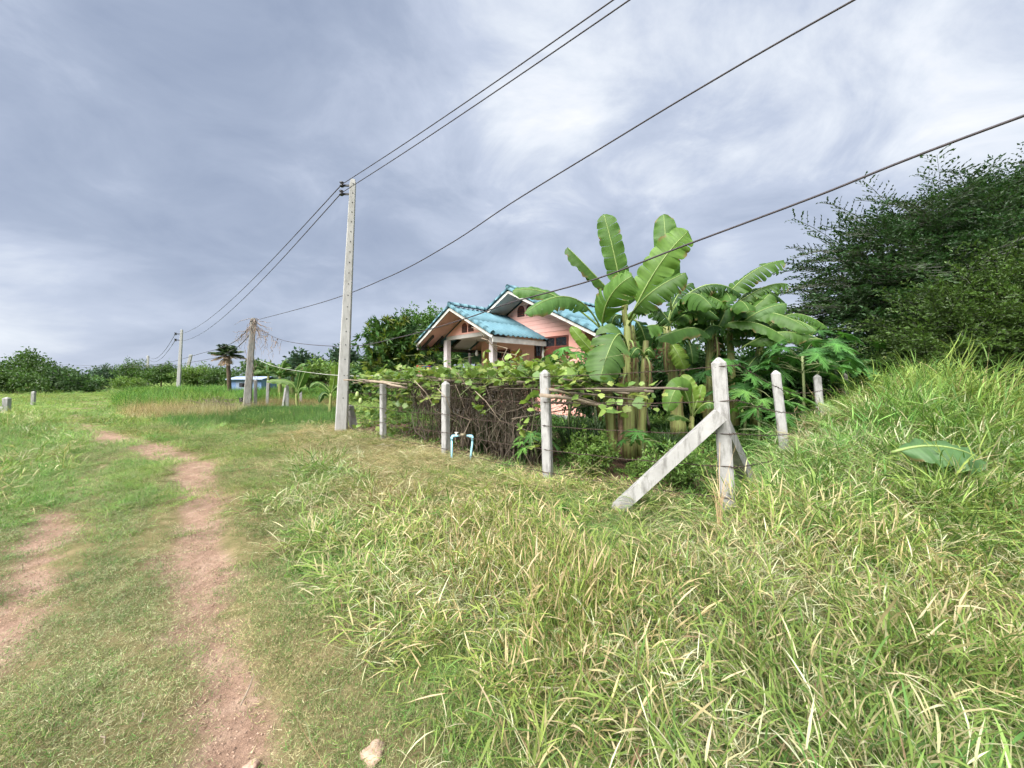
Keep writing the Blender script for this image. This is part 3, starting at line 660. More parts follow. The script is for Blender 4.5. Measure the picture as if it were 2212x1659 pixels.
soffit(1.6, 3.18, 2.53, 2.715, 2.63, 8.35, M['soffit']); soffit(-3.66, 3.18, -4.58, 2.715, 2.63, 8.35, M['soffit'])
q = MB(); q.box(-3.55, -.66, .9, 2.47, 3.02+ZO, 3.06+ZO); q.obj('porch_ceiling', M['soffitw'], house)
for k in range(4):
    q = MB(); y_0 = .25+k*.42; q.beam((-4.45, y_0, 2.70+ZO), (-3.66, y_0, 3.09+ZO), .05, .10); q.obj('rafter', M['darkw'], house)
q = MB(); q.beam((-4.42, .06, 2.66+ZO), (-4.42, 4.5, 2.66+ZO), .06, .12); q.obj('eave_beam', M['darkw'], house)
q = MB(); q.box(-3.64, -.86, .80, .90, 2.96+ZO, 3.095+ZO); q.obj('porch_beam', M['soffitw'], house)
# porch pillars
for x0 in (-3.62, -.92):
    q = MB(); a_ = .105; c0 = .018
    poly = [(x0-a_+c0, .84-a_), (x0+a_-c0, .84-a_), (x0+a_, .84-a_+c0), (x0+a_, .84+a_-c0), (x0+a_-c0, .84+a_), (x0-a_+c0, .84+a_), (x0-a_, .84+a_-c0), (x0-a_, .84-a_+c0)]
    q.prism(poly, 'z', .1+ZO, 2.958+ZO); q.obj('porch_pillar', M['pillar'], house)
q = MB(); q.box(-3.9, .1, .5, 2.5, .05+ZO, .35+ZO); q.obj('porch_floor', M['conc'], house)
q = MB(); q.box(-3.7, 1.6, 2.4, 8.2, 0+ZO, .30+ZO); q.obj('plinth', M['conc'], house)
# windows
def window(x0, x1, z0, z1, y, ncol, ztr):
    q = MB(); fw = .055
    q.box(x0, x1, y-.04, y, z1-fw+ZO, z1+ZO); q.box(x0, x1, y-.04, y, z0+ZO, z0+fw+ZO)
    q.box(x0, x0+fw, y-.04, y, z0+fw+ZO, z1-fw+ZO); q.box(x1-fw, x1, y-.04, y, z0+fw+ZO, z1-fw+ZO)
    w = q.obj('window', M['brownw'], house)
    cw = (x1-x0-fw)/ncol
    for i in range(ncol):
        xa = x0+fw+i*cw; xb = xa+cw-fw
        if i:
            q = MB(); q.box(xa-fw, xa, y-.038, y, z0+fw+ZO, z1-fw+ZO); q.obj('mullion', M['brownw'], w)
        q = MB(); q.box(xa+.001, xb-.001, y-.034, y, ztr-fw+ZO, ztr+ZO); q.obj('transom', M['brownw'], w)
        q = MB(); q.box(xa, xb, y-.012, y-.004, ztr+ZO, z1-fw+ZO); q.obj('pane', M['glass'], w)
        q = MB(); cx_ = (xa+xb)/2; cz = (ztr+z1-fw)/2+ZO; hw = (xb-xa)/2; hh = (z1-fw-ztr)/2
        for dx, dz in ((1, 1), (1, -1), (1, 0), (0, 1)): q.beam((cx_-dx*hw, y-.02, cz-dz*hh), (cx_+dx*hw, y-.02, cz+dz*hh), .006, .010, (0, 1, 0))
        q.obj('grille', M['darkw'], w)
        q = MB(); q.box(xa, xb, y-.02, y-.004, z0+fw+ZO, ztr-fw+ZO); q.obj('shutter', M['brownw'], w)
        q = MB(); q.box(xa+.07, xb-.07, y-.03, y-.021, z0+fw+.1+ZO, ztr-fw-.1+ZO); q.obj('shutter_panel', M['brownw'], w)
window(-.16, .92, 1.0, 2.93, 2.497, 2, 2.60)
window(-.58, -.22, .9, 2.80, 2.497, 1, 2.30)
window(-2.72, -1.86, 1.0, 2.62, 2.497, 2, 2.30)
# bricks of the two yellow panels
bm_ = MB(); bm_.box(-.096, .096, -.012, .02, -.031, .031); bme = bm_.mesh('brick'); bme.materials.append(M['ybrick'])
for xa, xb in ((-1.84, -1.22), (-3.42, -2.74)):
    q = MB(); q.box(xa, xb, 2.492, 2.499, .38+ZO, 2.56+ZO); q.obj('brick_bed', M['soffit'], house)
    nr = 31
    for r_ in range(nr):
        zz = .42+r_*.069; o_ = .1 if r_ % 2 else 0
        x0 = xa+.10+o_
        while x0 < xb-.08:
            if r_ > 14: link('brick', bme, None, house, loc=(x0, 2.488, zz+ZO))
            x0 += .203
q = MB(); q.tube([(-.12, 2.40, 2.62+ZO), (-.12, 2.42, .3+ZO)], .038, 8); q.obj('downpipe', M['white'], house, True)
for xx in (-.92, 1.5): pass
# low lean-to on the far side
lean = thing('carport', 'low open carport with turquoise sheet roof left of the pink house', 'carport', (-.61, 11.5, .1), -math.atan2(.73, .684))
q = MB(); me = sheet_mesh(.62, 2.15, 3); me.materials.append(M['roof'])
for r_ in range(2):
    for k in range(6):
        x0 = -5.0-2.05*r_; z0 = 3.22-.42*r_; o = link('roof_sheet', me, None, lean); o.location = (x0, 3.6+k*.6, z0+ZO); o.rotation_euler = (0, math.atan(.205), math.pi)
q = MB(); q.beam((-5.0, 2.99, 3.14+ZO), (-9.1, 2.99, 2.30+ZO), .03, .12); q.obj('fascia_board', M['white'], lean)
for x0, zt in ((-5.2, 3.1), (-7.1, 2.7), (-9.0, 2.31)):
    for y0 in (3.1, 6.4):
        q = MB(); q.box(x0-.05, x0+.05, y0-.05, y0+.05, ZO, zt-.04+ZO); q.obj('carport_post', M['darkw'], lean)
for y0 in (3.1, 4.7, 6.4):
    q = MB(); q.beam((-5.0, y0, 3.12+ZO), (-9.1, y0, 2.28+ZO), .05, .1); q.obj('rafter', M['darkw'], lean)
q = MB(); q.box(-9.0, -3.75, 6.5, 6.56, ZO, 2.6+ZO); q.obj('shade_backing', M['darkw'], lean)  # added dark sheet, its colour stands in for the shaded carport interior
# hanging lamp in the porch
hp = Matrix.Translation((-.61, 11.5, .1)) @ Matrix.Rotation(-math.atan2(.73, .684), 4, 'Z')
lp = hp @ Vector((-2.9, 1.7, 3.02+ZO))
lamp = thing('pendant_lamp', 'unlit white bulb hanging on a cord under the porch ceiling', 'lamp', lp)
q = MB(); q.tube([(0, 0, 0), (0, 0, -.42)], .006, 5); q.obj('cord', M['wire'], lamp)
q = MB(); q.tube([(0, 0, -.42), (0, 0, -.47), (0, 0, -.50), (0, 0, -.56), (0, 0, -.62), (0, 0, -.66)], [.025, .03, .055, .075, .06, .015], 10); q.obj('bulb', M['white'], lamp, True)
def crate(x0, y0, z0, w, d_, h, mat, label, lid):
    p_ = hp @ Vector((x0, y0, z0)); c_ = thing('storage_box', label, 'box', p_, -math.atan2(.73, .684))
    q = MB(); q.prism([(-w/2*.9, 0), (w/2*.9, 0), (w/2, h), (-w/2, h)], 'y', -d_/2, d_/2); q.obj('body', mat, c_)
    q = MB(); q.box(-w/2-.02, w/2+.02, -d_/2-.02, d_/2+.02, h+.002, h+.045); q.obj('lid', lid, c_)
M['red'] = pm('red_plastic_mat', (.62, .07, .05), None, 5, .4, 0); M['yel'] = pm('yellow_plastic_mat', (.75, .42, .03), None, 5, .4, 0); M['blu'] = pm('navy_plastic_mat', (.03, .04, .16), None, 5, .4, 0)
tb = thing('porch_table', 'dark wooden table at the open side of the porch carrying plastic boxes', 'table', hp @ Vector((-4.05, 0.2, 0)), -math.atan2(.73, .684))
q = MB(); q.box(-.55, .55, -.3, .3, 1.62, 1.66); q.obj('top', M['darkw'], tb)
for i in (-.5, .5):
    for j in (-.25, .25): q = MB(); q.box(i-.03, i+.03, j-.03, j+.03, -.1, 1.618); q.obj('leg', M['darkw'], tb)
crate(-4.30, .2, 1.662, .36, .35, .20, M['red'], 'red plastic box on the porch table behind the vine', M['red'])
crate(-3.80, .2, 1.662, .46, .35, .16, M['yel'], 'yellow plastic box with a navy lid on the porch table', M['blu'])
# ---------------------------------------------------------------- concrete fence posts and barbed wire
def post_mesh(h, w=.115, taper=.0):
    q = MB(); a = w/2; c_ = .014
    def ring(k, z):
        b_ = a*k; d_ = c_*k
        return [(-b_+d_, -b_, z), (b_-d_, -b_, z), (b_, -b_+d_, z), (b_, b_-d_, z), (b_-d_, b_, z), (-b_+d_, b_, z), (-b_, b_-d_, z), (-b_, -b_+d_, z)]
    rings = [ring(1, -.35), ring(1, h*.3), ring(1, h*.65), ring(1, h-.055), ring(.97, h-.05), ring(.30, h-.006), ring(.12, h)]
    vs = [v_ for r_ in rings for v_ in r_]; fs = []
    for i in range(len(rings)-1):
        for k in range(8): fs.append((i*8+k, i*8+(k+1) % 8, (i+1)*8+(k+1) % 8, (i+1)*8+k))
    fs.append(tuple((len(rings)-1)*8+k for k in range(8))); q.add(vs, fs); return q.mesh('fence_post')
PM_ = {}
def fpost(x, y, top, yaw, lx, ly, label, mat='conc', w=.115, name='fence_post', group='concrete posts of the barbed wire fence'):
    z = Hf(x, y)-.02; h = top-z; key = (round(h, 2), mat, w)
    if key not in PM_: PM_[key] = post_mesh(h, w); PM_[key].materials.append(M[mat])
    o = link(name, PM_[key], None, None, (x, y, z), (lx, ly, yaw)); return tag(o, label, 'fence post', group)
YAW = R(-22)
cp = thing('corner_post', 'large white concrete corner post with two diagonal braces', 'fence post', (CX, CY, Hf(CX, CY)-.02), 0, 'concrete posts of the barbed wire fence')
me = post_mesh(1.70-Hf(CX, CY)+.02, .125); link('post', me, M['conc'], cp, rot=(0, R(-3.3), R(-28)))
def brace(a, b_, label):
    q = MB(); A = Vector(a)-cp.location; B = Vector(b_)-cp.location
    q.beam(A, B, .115, .115); o = q.obj('brace', M['conc'], cp); o['label'] = label
pa_ = P(1351, 1095, 3.62); brace((pa_[0]-.06, pa_[1]+.10, pa_[2]-.06), P(1556, 895, 3.46), 'long concrete brace leaning from the left into the corner post')
brace((2.74, 4.38, .22), (CX-.04, CY+.06, 1.10), 'short concrete brace behind the corner post')
POSTS = [(CX, CY), (.46, 4.9), (-1.13, 6.56), (-2.78, 8.3), (-4.45, 10.05)]
fpost(.46, 4.9, 1.615, R(-25), 0, R(-1.8), 'mould streaked concrete fence post between the vine trellis and the bananas')
fpost(-1.13, 6.56, 1.46, R(-38), 0, 0, 'concrete fence post beside the blue water pipe')
fpost(-2.78, 8.3, 1.46, R(-45), 0, 0, 'concrete fence post half hidden under the gourd vine')
q_ = fpost(-3.98, 9.75, .86, R(-30), 0, R(-17), 'short dark leaning concrete stump just right of the tall utility pole', 'conc_old', .15, 'concrete_stump', None)
RP = [(3.84, 5.4), (5.8, 7.2), (8.72, 10.0)]
fpost(3.84, 5.4, 1.625, R(-30), 0, R(-5.5), 'second fence post right of the corner, leaning left in tall grass')
fpost(5.8, 7.2, 1.585, R(-30), 0, R(-4), 'third fence post right of the corner, rising from the mound grass')
fpost(8.72, 10.0, 1.64, R(-35), 0, R(-3), 'farthest small fence post right of the corner against papaya leaves', 'conc_old')
for px_, ty, D, lab, lx in ((621, 820, 17.3, 'nearest upright fence post beside the young banana, left of the tall pole', 0), (577, 821, 20, 'middle fence post between the old leaning pole and the young banana', 2),
                    (552, 820, 18.7, 'fence post next to the old leaning pole draped in dead vine', 0), (650, 826, 22, 'thin fence post standing behind the young banana', 0)):
    q = P(px_, ty, D); fpost(q[0], q[1], q[2], .5, 0, R(lx), lab, 'conc', .13, 'fence_post', 'posts of the far fence')
q = MB(); a_ = P(611, 890, 17.6); b_ = P(619, 838, 17.5); q.beam(a_, b_, .11, .11); tag(q.obj('post_brace', M['conc'], None), 'thin brace leaning on the fence post by the young banana', 'brace')
# marker posts at the left
for px_, ty, D, w, lab in ((14, 858, 17.3, .20, 'stout concrete marker post at the left edge of the field'), (72, 845, 21.9, .15, 'slim white concrete marker post out in the left meadow')):
    q = P(px_, ty, D); fpost(q[0], q[1], q[2], .3, 0, R(2), lab, 'conc', w, 'marker_post', 'marker posts in the meadow')
q = P(2, 885, 17.3); mb = MB(); mb.box(q[0]-.5, q[0]+.25, q[1]-.12, q[1]+.12, -.05, .24); tag(mb.obj('concrete_block', M['conc'], None), 'pale concrete block lying beside the stout marker post', 'block')
# barbed wires
def strand(nodes, label, sagk=.018):
    pts = []
    for (a, b_) in zip(nodes[:-1], nodes[1:]):
        a, b_ = np.array(a), np.array(b_); ln = np.linalg.norm(b_-a); n = max(6, int(ln/.12))
        for i in range(n):
            t_ = i/n; p_ = a+(b_-a)*t_; p_[2] -= sagk*ln*4*t_*(1-t_)*.5; p_ += rng.normal(0, .003, 3); pts.append(p_)
    pts.append(np.array(nodes[-1])); q = MB(); q.tube(pts, .0042, 4)
    for p_ in pts[1::1]:
        if p_[1] > 9.5: continue
        dv = rng.normal(0, 1, 3); dv /= np.linalg.norm(dv); q.tube([p_-dv*.016, p_+dv*.016], [.003, .0016], 3)
        dv = rng.normal(0, 1, 3); dv /= np.linalg.norm(dv); q.tube([p_-dv*.013, p_+dv*.013], .002, 3)
    return tag(q.obj('barbed_wire', M['rust'], None), label, 'barbed wire', 'strands of the barbed wire fence')
def wirept(p_, yy, D, off): return tuple(P(1106+p_[0]/p_[1]*831, yy, D-off))
ords = ['topmost', 'second from top', 'middle', 'second from bottom', 'lowest']
left_y = [(0, 0, 0)]
wz = [1.60, 1.28, .98, .68, .40]
for i in range(5):
    nodes = []
    for k, (x0, y0) in enumerate(POSTS[::-1]):
        z = wz[i]-.30+.08+(Hf(x0, y0)-.05) if False else Hf(x0, y0)+wz[i]-.27
        nodes.append((x0-.714*.07, y0-.70*.07, z))
    nodes[-1] = (CX-.03, CY-.075, Hf(CX, CY)+wz[i]-.22)
    zz = nodes[-1][2]
    nodes.append((CX+.075, CY-.05, zz))
    for k, (x0, y0) in enumerate(RP):
        drop = {0: [.25, .22, .30, .55, .8], 1: [.1, .15, .3, .5, .7], 2: [.1, .2, .3, .5, .7]}[k][i]
        nodes.append((x0+.03, y0-.07, (1.62 if k == 0 else 1.55)-.28*i-(.32 if k == 0 else .25)))
    strand(nodes, ords[i]+' barbed wire strand running round the braced corner post')
# ---------------------------------------------------------------- utility poles and lines
def pole(base, top, w0, w1, mat, name, label, cat='utility pole', group=None, rz=.35, holes=0):
    b_ = Vector(base); t_ = Vector(top); r_ = thing(name, label, cat, b_, 0, group)
    q = MB(); d_ = t_-b_; n = 8; rings = []
    cs, sn = math.cos(rz), math.sin(rz)
    def ring(k):
        w = (w0+(w1-w0)*k)/2; c_ = w*.2; o_ = d_*k
        pts = [(-w+c_, -w*.72), (w-c_, -w*.72), (w, -w*.72+c_), (w, w*.72-c_), (w-c_, w*.72), (-w+c_, w*.72), (-w, w*.72-c_), (-w, -w*.72+c_)]
        return [(x_*cs-y_*sn+o_.x, x_*sn+y_*cs+o_.y, o_.z) for x_, y_ in pts]
    ks = [-.06, 0, .2, .4, .6, .8, .985]; rings = [ring(k) for k in ks]
    top_r = ring(1.0); cxm = sum(p_[0] for p_ in top_r)/8; cym = sum(p_[1] for p_ in top_r)/8
    rings.append([(cxm+(p_[0]-cxm)*.75, cym+(p_[1]-cym)*.75, p_[2]) for p_ in top_r])
    vs = [v_ for r0 in rings for v_ in r0]; fs = []
    for i in range(len(rings)-1):
        for k in range(8): fs.append((i*8+k, i*8+(k+1) % 8, (i+1)*8+(k+1) % 8, (i+1)*8+k))
    fs.append(tuple((len(rings)-1)*8+k for k in range(8))); q.add(vs, fs); q.obj('shaft', mat, r_)
    if holes:
        hm = MB(); hm.tube([(0, -.004, 0), (0, .004, 0)], .014, 8); hme = hm.mesh('hole_shade_disc'); hme.materials.append(M['black'])  # flat dark discs, the shade inside the bolt holes put in as colour
        for i in range(holes):
            k = .14+.84*(i/(holes-1))**.78; w = (w0+(w1-w0)*k)/2; o_ = d_*k
            lx, ly = w*.15, -w*.72-.0015
            link('hole_shade_disc', hme, None, r_, (lx*cs-ly*sn+o_.x, lx*sn+ly*cs+o_.y, o_.z), (0, 0, rz))
    return r_
b0 = P(737, 935, 9.5); b0[2] = Hf(b0[0], b0[1])-.03; t0 = P(763, 388, 9.5)
PR = .30
up = pole(b0, t0, .285, .135, M['conc_pole'], 'utility_pole', 'tall pale concrete utility pole standing before the vine trellis', rz=PR, holes=19)
def insulator(parent, off, s=1.0):
    br = MB(); br.beam((off[0]+.10*s, off[1], off[2]), (off[0]-.09*s, off[1], off[2]), .03*s, .035*s); br.beam((off[0]-.09*s, off[1], off[2]-.05*s), (off[0]-.09*s, off[1], off[2]+.05*s), .03*s, .03*s)
    o = br.obj('bracket', M['black'], parent)
    q = MB(); x0, y0, z0 = off[0]-.10*s, off[1]-.05*s, off[2]
    q.tube([(x0, y0, z0-.055*s), (x0, y0, z0-.04*s), (x0, y0, z0-.012*s), (x0, y0, z0+.012*s), (x0, y0, z0+.04*s), (x0, y0, z0+.055*s)], [.03*s, .05*s, .028*s, .028*s, .05*s, .03*s], 10); q.obj('insulator', M['black'], o, True)
    return Vector(parent.location)+Vector((x0, y0, z0))
dt = t0-b0
I1 = insulator(up, (dt[0]-.13, dt[1]-.02, dt[2]-.16), 1.15); I2 = insulator(up, (dt[0]-.14, dt[1]-.02, dt[2]-.37), 1.15)
b2 = P(386, 832, 44); t2 = P(393, 712, 44); up2 = pole(b2, t2, .36, .22, M['conc_pole'], 'utility_pole', 'second concrete utility pole beyond the reed field', rz=PR)
dt = t2-b2; J1 = insulator(up2, (dt[0]-.35, dt[1], dt[2]-.5), 2.6); J2 = insulator(up2, (dt[0]-.35, dt[1], dt[2]-1.2), 2.6)
for px_, ty, by, D, lab in ((320, 768, 817, 92, 'small distant utility pole with white shaft before dark trees'), (298, 788, 815, 110, 'tiny farthest utility pole left of the distant white one')):
    a_ = P(px_-1, by, D); a_[2] = 0; pole(a_, P(px_, ty, D), .5, .4, M['conc_pole'], 'utility_pole', lab, rz=PR)
a_ = P(404, 796, 60); a_[2] = 0; pole(P(401, 815, 60), P(413, 766, 60), .5, .38, M['conc_pole'], 'utility_pole', 'short slanting pole stub right of the second utility pole', rz=PR)
ob = P(533, 885, 18.2); ob[2] = -.05; ot = P(548, 687, 18.2)
op = pole(ob, ot, .34, .20, M['conc_old'], 'old_pole', 'old grey leaning pole hung with dead vines', rz=.5)
for k in range(2):
    q = MB(); z0 = .55+.7*k; q.beam((-.28+.02*k, -.05, z0), (-.12, -.05, z0), .16, .2); q.obj('meter_box', M['black'], op)
def cable(pts, r_, label, mat=None, name='power_cable', group='overhead cables'):
    from mathutils.geometry import interpolate_bezier
    pts = np.array([list(p_) for p_ in pts], float); n = len(pts)
    t_ = np.concatenate([[0], np.cumsum(np.linalg.norm(np.diff(pts, axis=0), axis=1))])
    # Catmull-Rom through the points
    res = []
    for i in range(n-1):
        p0, p1, p2, p3 = pts[max(i-1, 0)], pts[i], pts[i+1], pts[min(i+2, n-1)]
        for u in np.linspace(0, 1, 14, endpoint=False):
            res.append(.5*((2*p1)+(-p0+p2)*u+(2*p0-5*p1+4*p2-p3)*u*u+(-p0+3*p1-3*p2+p3)*u**3))
    res.append(pts[-1]); q = MB(); q.tube(res, r_, 6); return tag(q.obj(name, mat or M['wire'], None, True), label, 'cable', group)
def parab(a, b_, sag, n=9):
    a, b_ = np.array(a), np.array(b_); return [a+(b_-a)*u-np.array([0, 0, 4*sag*u*(1-u)]) for u in np.linspace(0, 1, n)]
def thru(px_, py_, D): return P(px_, py_, D)
E1 = np.array(I1)+np.array([.7, -.714, 0])*46; E2 = np.array(I2)+np.array([.7, -.714, 0])*46
def fitspan(a, b_, mid):      # sag so that the span passes the height mid[2] over mid's plan position
    a, b_ = np.array(a), np.array(b_); L_ = np.linalg.norm((b_-a)[:2]); u = np.linalg.norm((np.array(mid)-a)[:2])/L_
    return (a[2]+(b_[2]-a[2])*u-mid[2])/(4*u*(1-u))
def spandir(a, px_, py_):      # where the span's vertical plane meets the sight line of that pixel
    dx, dy = .7, -.714; k = (px_-1106)/831; t_ = (k*a[1]-a[0])/(dx-k*dy); Y = a[1]+dy*t_; return np.array([k*Y, Y, 1.5+(818-py_)/831*Y])
m1 = spandir(I1, 1325, 0); m2 = spandir(I2, 1360, 0)
cable(parab(I1, E1, fitspan(I1, E1, m1), 15), .0085, 'upper cable running from the tall pole overhead to the upper right')
cable(parab(I2, E2, fitspan(I2, E2, m2), 15), .0085, 'lower of the paired cables running from the tall pole overhead')
cable(parab(I1, J1, 1.0), .011, 'upper cable dropping left from the tall pole to the second pole')
cable(parab(I2, J2, 1.2), .011, 'lower cable dropping left from the tall pole to the second pole')
far1 = P(320, 769, 92); cable(parab(J1, far1, 1.6), .022, 'upper distant cable from the second pole to the far pole'); cable(parab(J2, far1-np.array([0, 0, .5]), 1.6), .022, 'lower distant cable from the second pole to the far pole')
O1 = ot+np.array([.05, 0, -.12]); w3 = [O1]
for px_, py_ in ((700, 652), (840, 598), (970, 528), (1106, 438), (1300, 319), (1500, 198), (1845, 0)): w3.append(spandir(O1, px_, py_))
e3 = w3[-1]; w3 += [e3+np.array([.7, -.714, 0])*k+np.array([0, 0, .035*k]) for k in (3, 8, 16)]
cable(w3, .0095, 'single cable from the old leaning pole rising across the middle of the sky')
O2 = ot+np.array([.08, 0, -.35]); w4 = [O2]
for px_, py_ in ((590, 727), (640, 741), (755, 748), (870, 727), (1000, 690), (1100, 655), (1280, 605), (1480, 530), (1750, 429), (2212, 250)): w4.append(spandir(O2, px_, py_))
e4 = w4[-1]; w4 += [e4+np.array([.7, -.714, 0])*k+np.array([0, 0, .10*k]) for k in (3, 8)]
cable(w4, .0095, 'lowest sagging cable crossing in front of the house and bananas')
for k, (ya, yb) in enumerate(((700, 786), (716, 790))):
    cable([P(546, ya, 18.1), P(500, ya+42, 24), P(440, ya+62, 36), P(330, 788+4*k, 60), P(200, yb+4, 80), P(60, yb-3, 95), P(-120, yb-18, 110)], .02, ('upper' if k == 0 else 'lower')+' low cable trailing left from the old pole past the palm')
# white line over the trellis
line = [P(690, 800, 14), P(760, 814, 11.5), P(840, 826, 9.2), P(905, 823, 8.6), P(980, 809, 8.2), P(1030, 808, 8.0), P(1070, 826, 7.9)]
line = [P(560, 778, 18), P(575, 785, 17.6), P(612, 796, 16), P(680, 806, 13), P(735, 811, 9.9), P(800, 812, 9.2), P(860, 805, 8.8), P(920, 798, 8.5), P(965, 796, 8.3), P(985, 806, 8.3)]
cable(line, .006, 'thin white washing line slung over the vine trellis', M['white'], 'washing_line', None)
# dead vines on the old pole
q = MB()
def vine(p0, p1, sag, n, r_, spread):
    p0, p1 = np.array(p0), np.array(p1); pts = []
    for i in range(n+1):
        u = i/n; p_ = p0+(p1-p0)*u; p_[2] -= 4*sag*u*(1-u); pts.append(p_+rng.normal(0, spread, 3))
    q.tube(pts, [r_*(1-.6*i/n) for i in range(n+1)], 4)
for i in range(30):
    a_ = ot+np.array([U(-.12, .12), U(-.12, .12), U(-.5, .05)]); dx = U(-1, 1)
    vine(a_, a_+np.array([dx*.9, U(-.4, .4), U(-.9, -.2)]), U(-.12, .15), 7, U(.008, .018), .03)
for i in range(46):
    u = U(0, 1)**1.5; sgn = rng.random() < .55
    p0 = (np.array(w4[0])*(1-u)+P(610, 742, 14.8)*u) if sgn else (ot+np.array([0, 0, -.2])*(1-u)+(P(505, 742, 23)-ot)*u*.8)
    p0 = p0+rng.normal(0, .05, 3); vine(p0, p0+np.array([U(-.3, .3), U(-.2, .2), -U(.3, 1.7)*(1-.55*u)]), U(-.08, .08), 7, U(.006, .012), .035)
for i in range(30):
    k = U(.3, 1); p0 = ob+(ot-ob)*k+rng.normal(0, .08, 3); vine(p0, p0+np.array([U(-.25, .25), U(-.2, .2), -U(.4, 1.3)]), 0, 6, .010, .04)
tag(q.obj('dead_vine', pm('dead_vine_mat', (.30, .23, .19), (.17, .125, .10), 5, .9, 0), None), 'tangle of dead brown vines hanging from the old pole and its cables', 'dead vine')
# ---------------------------------------------------------------- blue water pipe with meter
M['pvc'] = pm('blue_pvc_mat', (.30, .56, .66), (.24, .46, .55), 8, .4, 0)
pb = P(976, 1016, 6.2); pz = Hf(pb[0], pb[1]); wp = thing('water_pipe', 'pale blue plastic water pipe with brass meter by the fence post', 'water pipe', (pb[0], pb[1], pz), 0)
xr_ = .335; hz = .40
q = MB(); q.tube([(0, 0, -.15), (0, 0, hz-.05)], .0165, 8); q.obj('riser_pipe', M['pvc'], wp, True)
q = MB(); q.tube([(xr_-.055, .02, -.15), (xr_, .02, hz-.05)], .0165, 8); q.obj('riser_pipe', M['pvc'], wp, True)
for x0, s1 in ((0, 1), (xr_, -1)):
    q = MB(); q.tube([(x0, 0, hz-.065), (x0, 0, hz-.02), (x0+.012*s1, 0, hz-.004), (x0+.055*s1, 0, hz)], [.023, .023, .023, .023], 8); q.obj('elbow', M['pvc'], wp, True)
q = MB(); q.tube([(.04, 0, hz), (.125, 0, hz)], .0165, 8); q.obj('pipe', M['pvc'], wp, True)
q = MB(); q.tube([(xr_-.10, .01, hz), (xr_-.03, .01, hz)], .0165, 8); q.obj('pipe', M['pvc'], wp, True)
M['brass'] = pm('meter_mat', (.20, .17, .11), (.11, .095, .065), 20, .5, .1, metal=.4)
q = MB(); q.tube([(.125, 0, hz), (xr_-.10, 0, hz)], .024, 8); mt = q.obj('meter_body', M['brass'], wp, True)
q = MB(); q.tube([(.183, 0, hz-.02), (.183, 0, hz+.035), (.183, 0, hz+.045)], [.048, .05, .035], 12); q.obj('dial_cap', M['brass'], mt, True)
q = MB(); q.box(.058, .085, -.012, .012, hz+.012, hz+.05); q.box(.045, .105, -.008, .008, hz+.05, hz+.062); q.obj('valve_handle', M['white'], wp)
# ---------------------------------------------------------------- foliage helpers
def nrm(v_): v_ = np.asarray(v_, float); return v_/np.maximum(np.linalg.norm(v_, axis=-1, keepdims=True), 1e-9)
def frames(dirs, up=None, rollj=.6):
    X = nrm(dirs); n = len(X); upv = np.tile([0, 0, 1.], (n, 1)) if up is None else up
    upv = upv+rng.normal(0, rollj, (n, 3)); Y = nrm(np.cross(upv, X)); Zv = np.cross(X, Y); return np.stack([X, Y, Zv], -1)
def inst(tpl, pos, rot, sc, cf=None):
    V, F_, C_ = tpl; n, k = len(pos), len(V)
    W_ = np.einsum('nij,vj->nvi', rot, V)*np.asarray(sc).reshape(-1, 1, 1)+pos[:, None]
    FF = (F_[None]+(np.arange(n)*k)[:, None, None]).reshape(-1, F_.shape[1])
    CC = np.tile(C_[None], (n, 1, 1)); CC = CC*(cf[:, None, :] if cf is not None else 1)
    return W_.reshape(-1, 3), FF, CC.reshape(-1, 3)
def leafdiam(pos, ax, ln, wd, col, fold=.18):
    n = len(pos); ax = nrm(ax); rv = rng.normal(0, 1, (n, 3))+np.array([0, 0, .9]); sd_ = nrm(np.cross(rv, ax)); nn = np.cross(ax, sd_)
    ln = np.asarray(ln).reshape(-1, 1); wd = np.asarray(wd).reshape(-1, 1)
    a = pos; b_ = pos+ax*ln*.45+sd_*wd/2+nn*wd*fold; c_ = pos+ax*ln-nn*ln*.12; d_ = pos+ax*ln*.45-sd_*wd/2+nn*wd*fold
    V = np.stack([a, b_, c_, d_], 1).reshape(-1, 3); F_ = (np.arange(n)*4)[:, None]+np.array([[0, 1, 2, 3]]); F_ = F_.reshape(-1, 4)
    return V, F_, np.repeat(col, 4, 0)
def jit(c_, n, a=.25, h=.08): return np.tile(np.array(c_), (n, 1))*U(1-a, 1+a, (n, 1))*U(1-h, 1+h, (n, 3))
def clump_tpl(k, r_, ls, wr, col, a=.3):
    d_ = nrm(rng.normal(0, 1, (k, 3))); p_ = d_*r_*U(.2, 1, (k, 1)); p_[:, 2] *= .7
    ax = d_+rng.normal(0, .4, (k, 3))-np.array([0, 0, .25])
    return leafdiam(p_, ax, U(ls*.7, ls*1.25, k), U(ls*wr*.8, ls*wr*1.2, k), jit(col, k, a))
def rosette_tpl(k, ls, wr, col, droop=.5):
    a = U(0, 6.283, k); p_ = np.stack([U(0, .10, k), np.zeros(k), np.zeros(k)], -1)
    ax = np.stack([U(.2, .9, k), np.cos(a), np.sin(a)], -1)
    V, F_, C_ = leafdiam(p_, ax, U(ls*.7, ls*1.2, k), U(ls*wr*.8, ls*wr*1.2, k), jit(col, k, .3)); return V, F_, C_
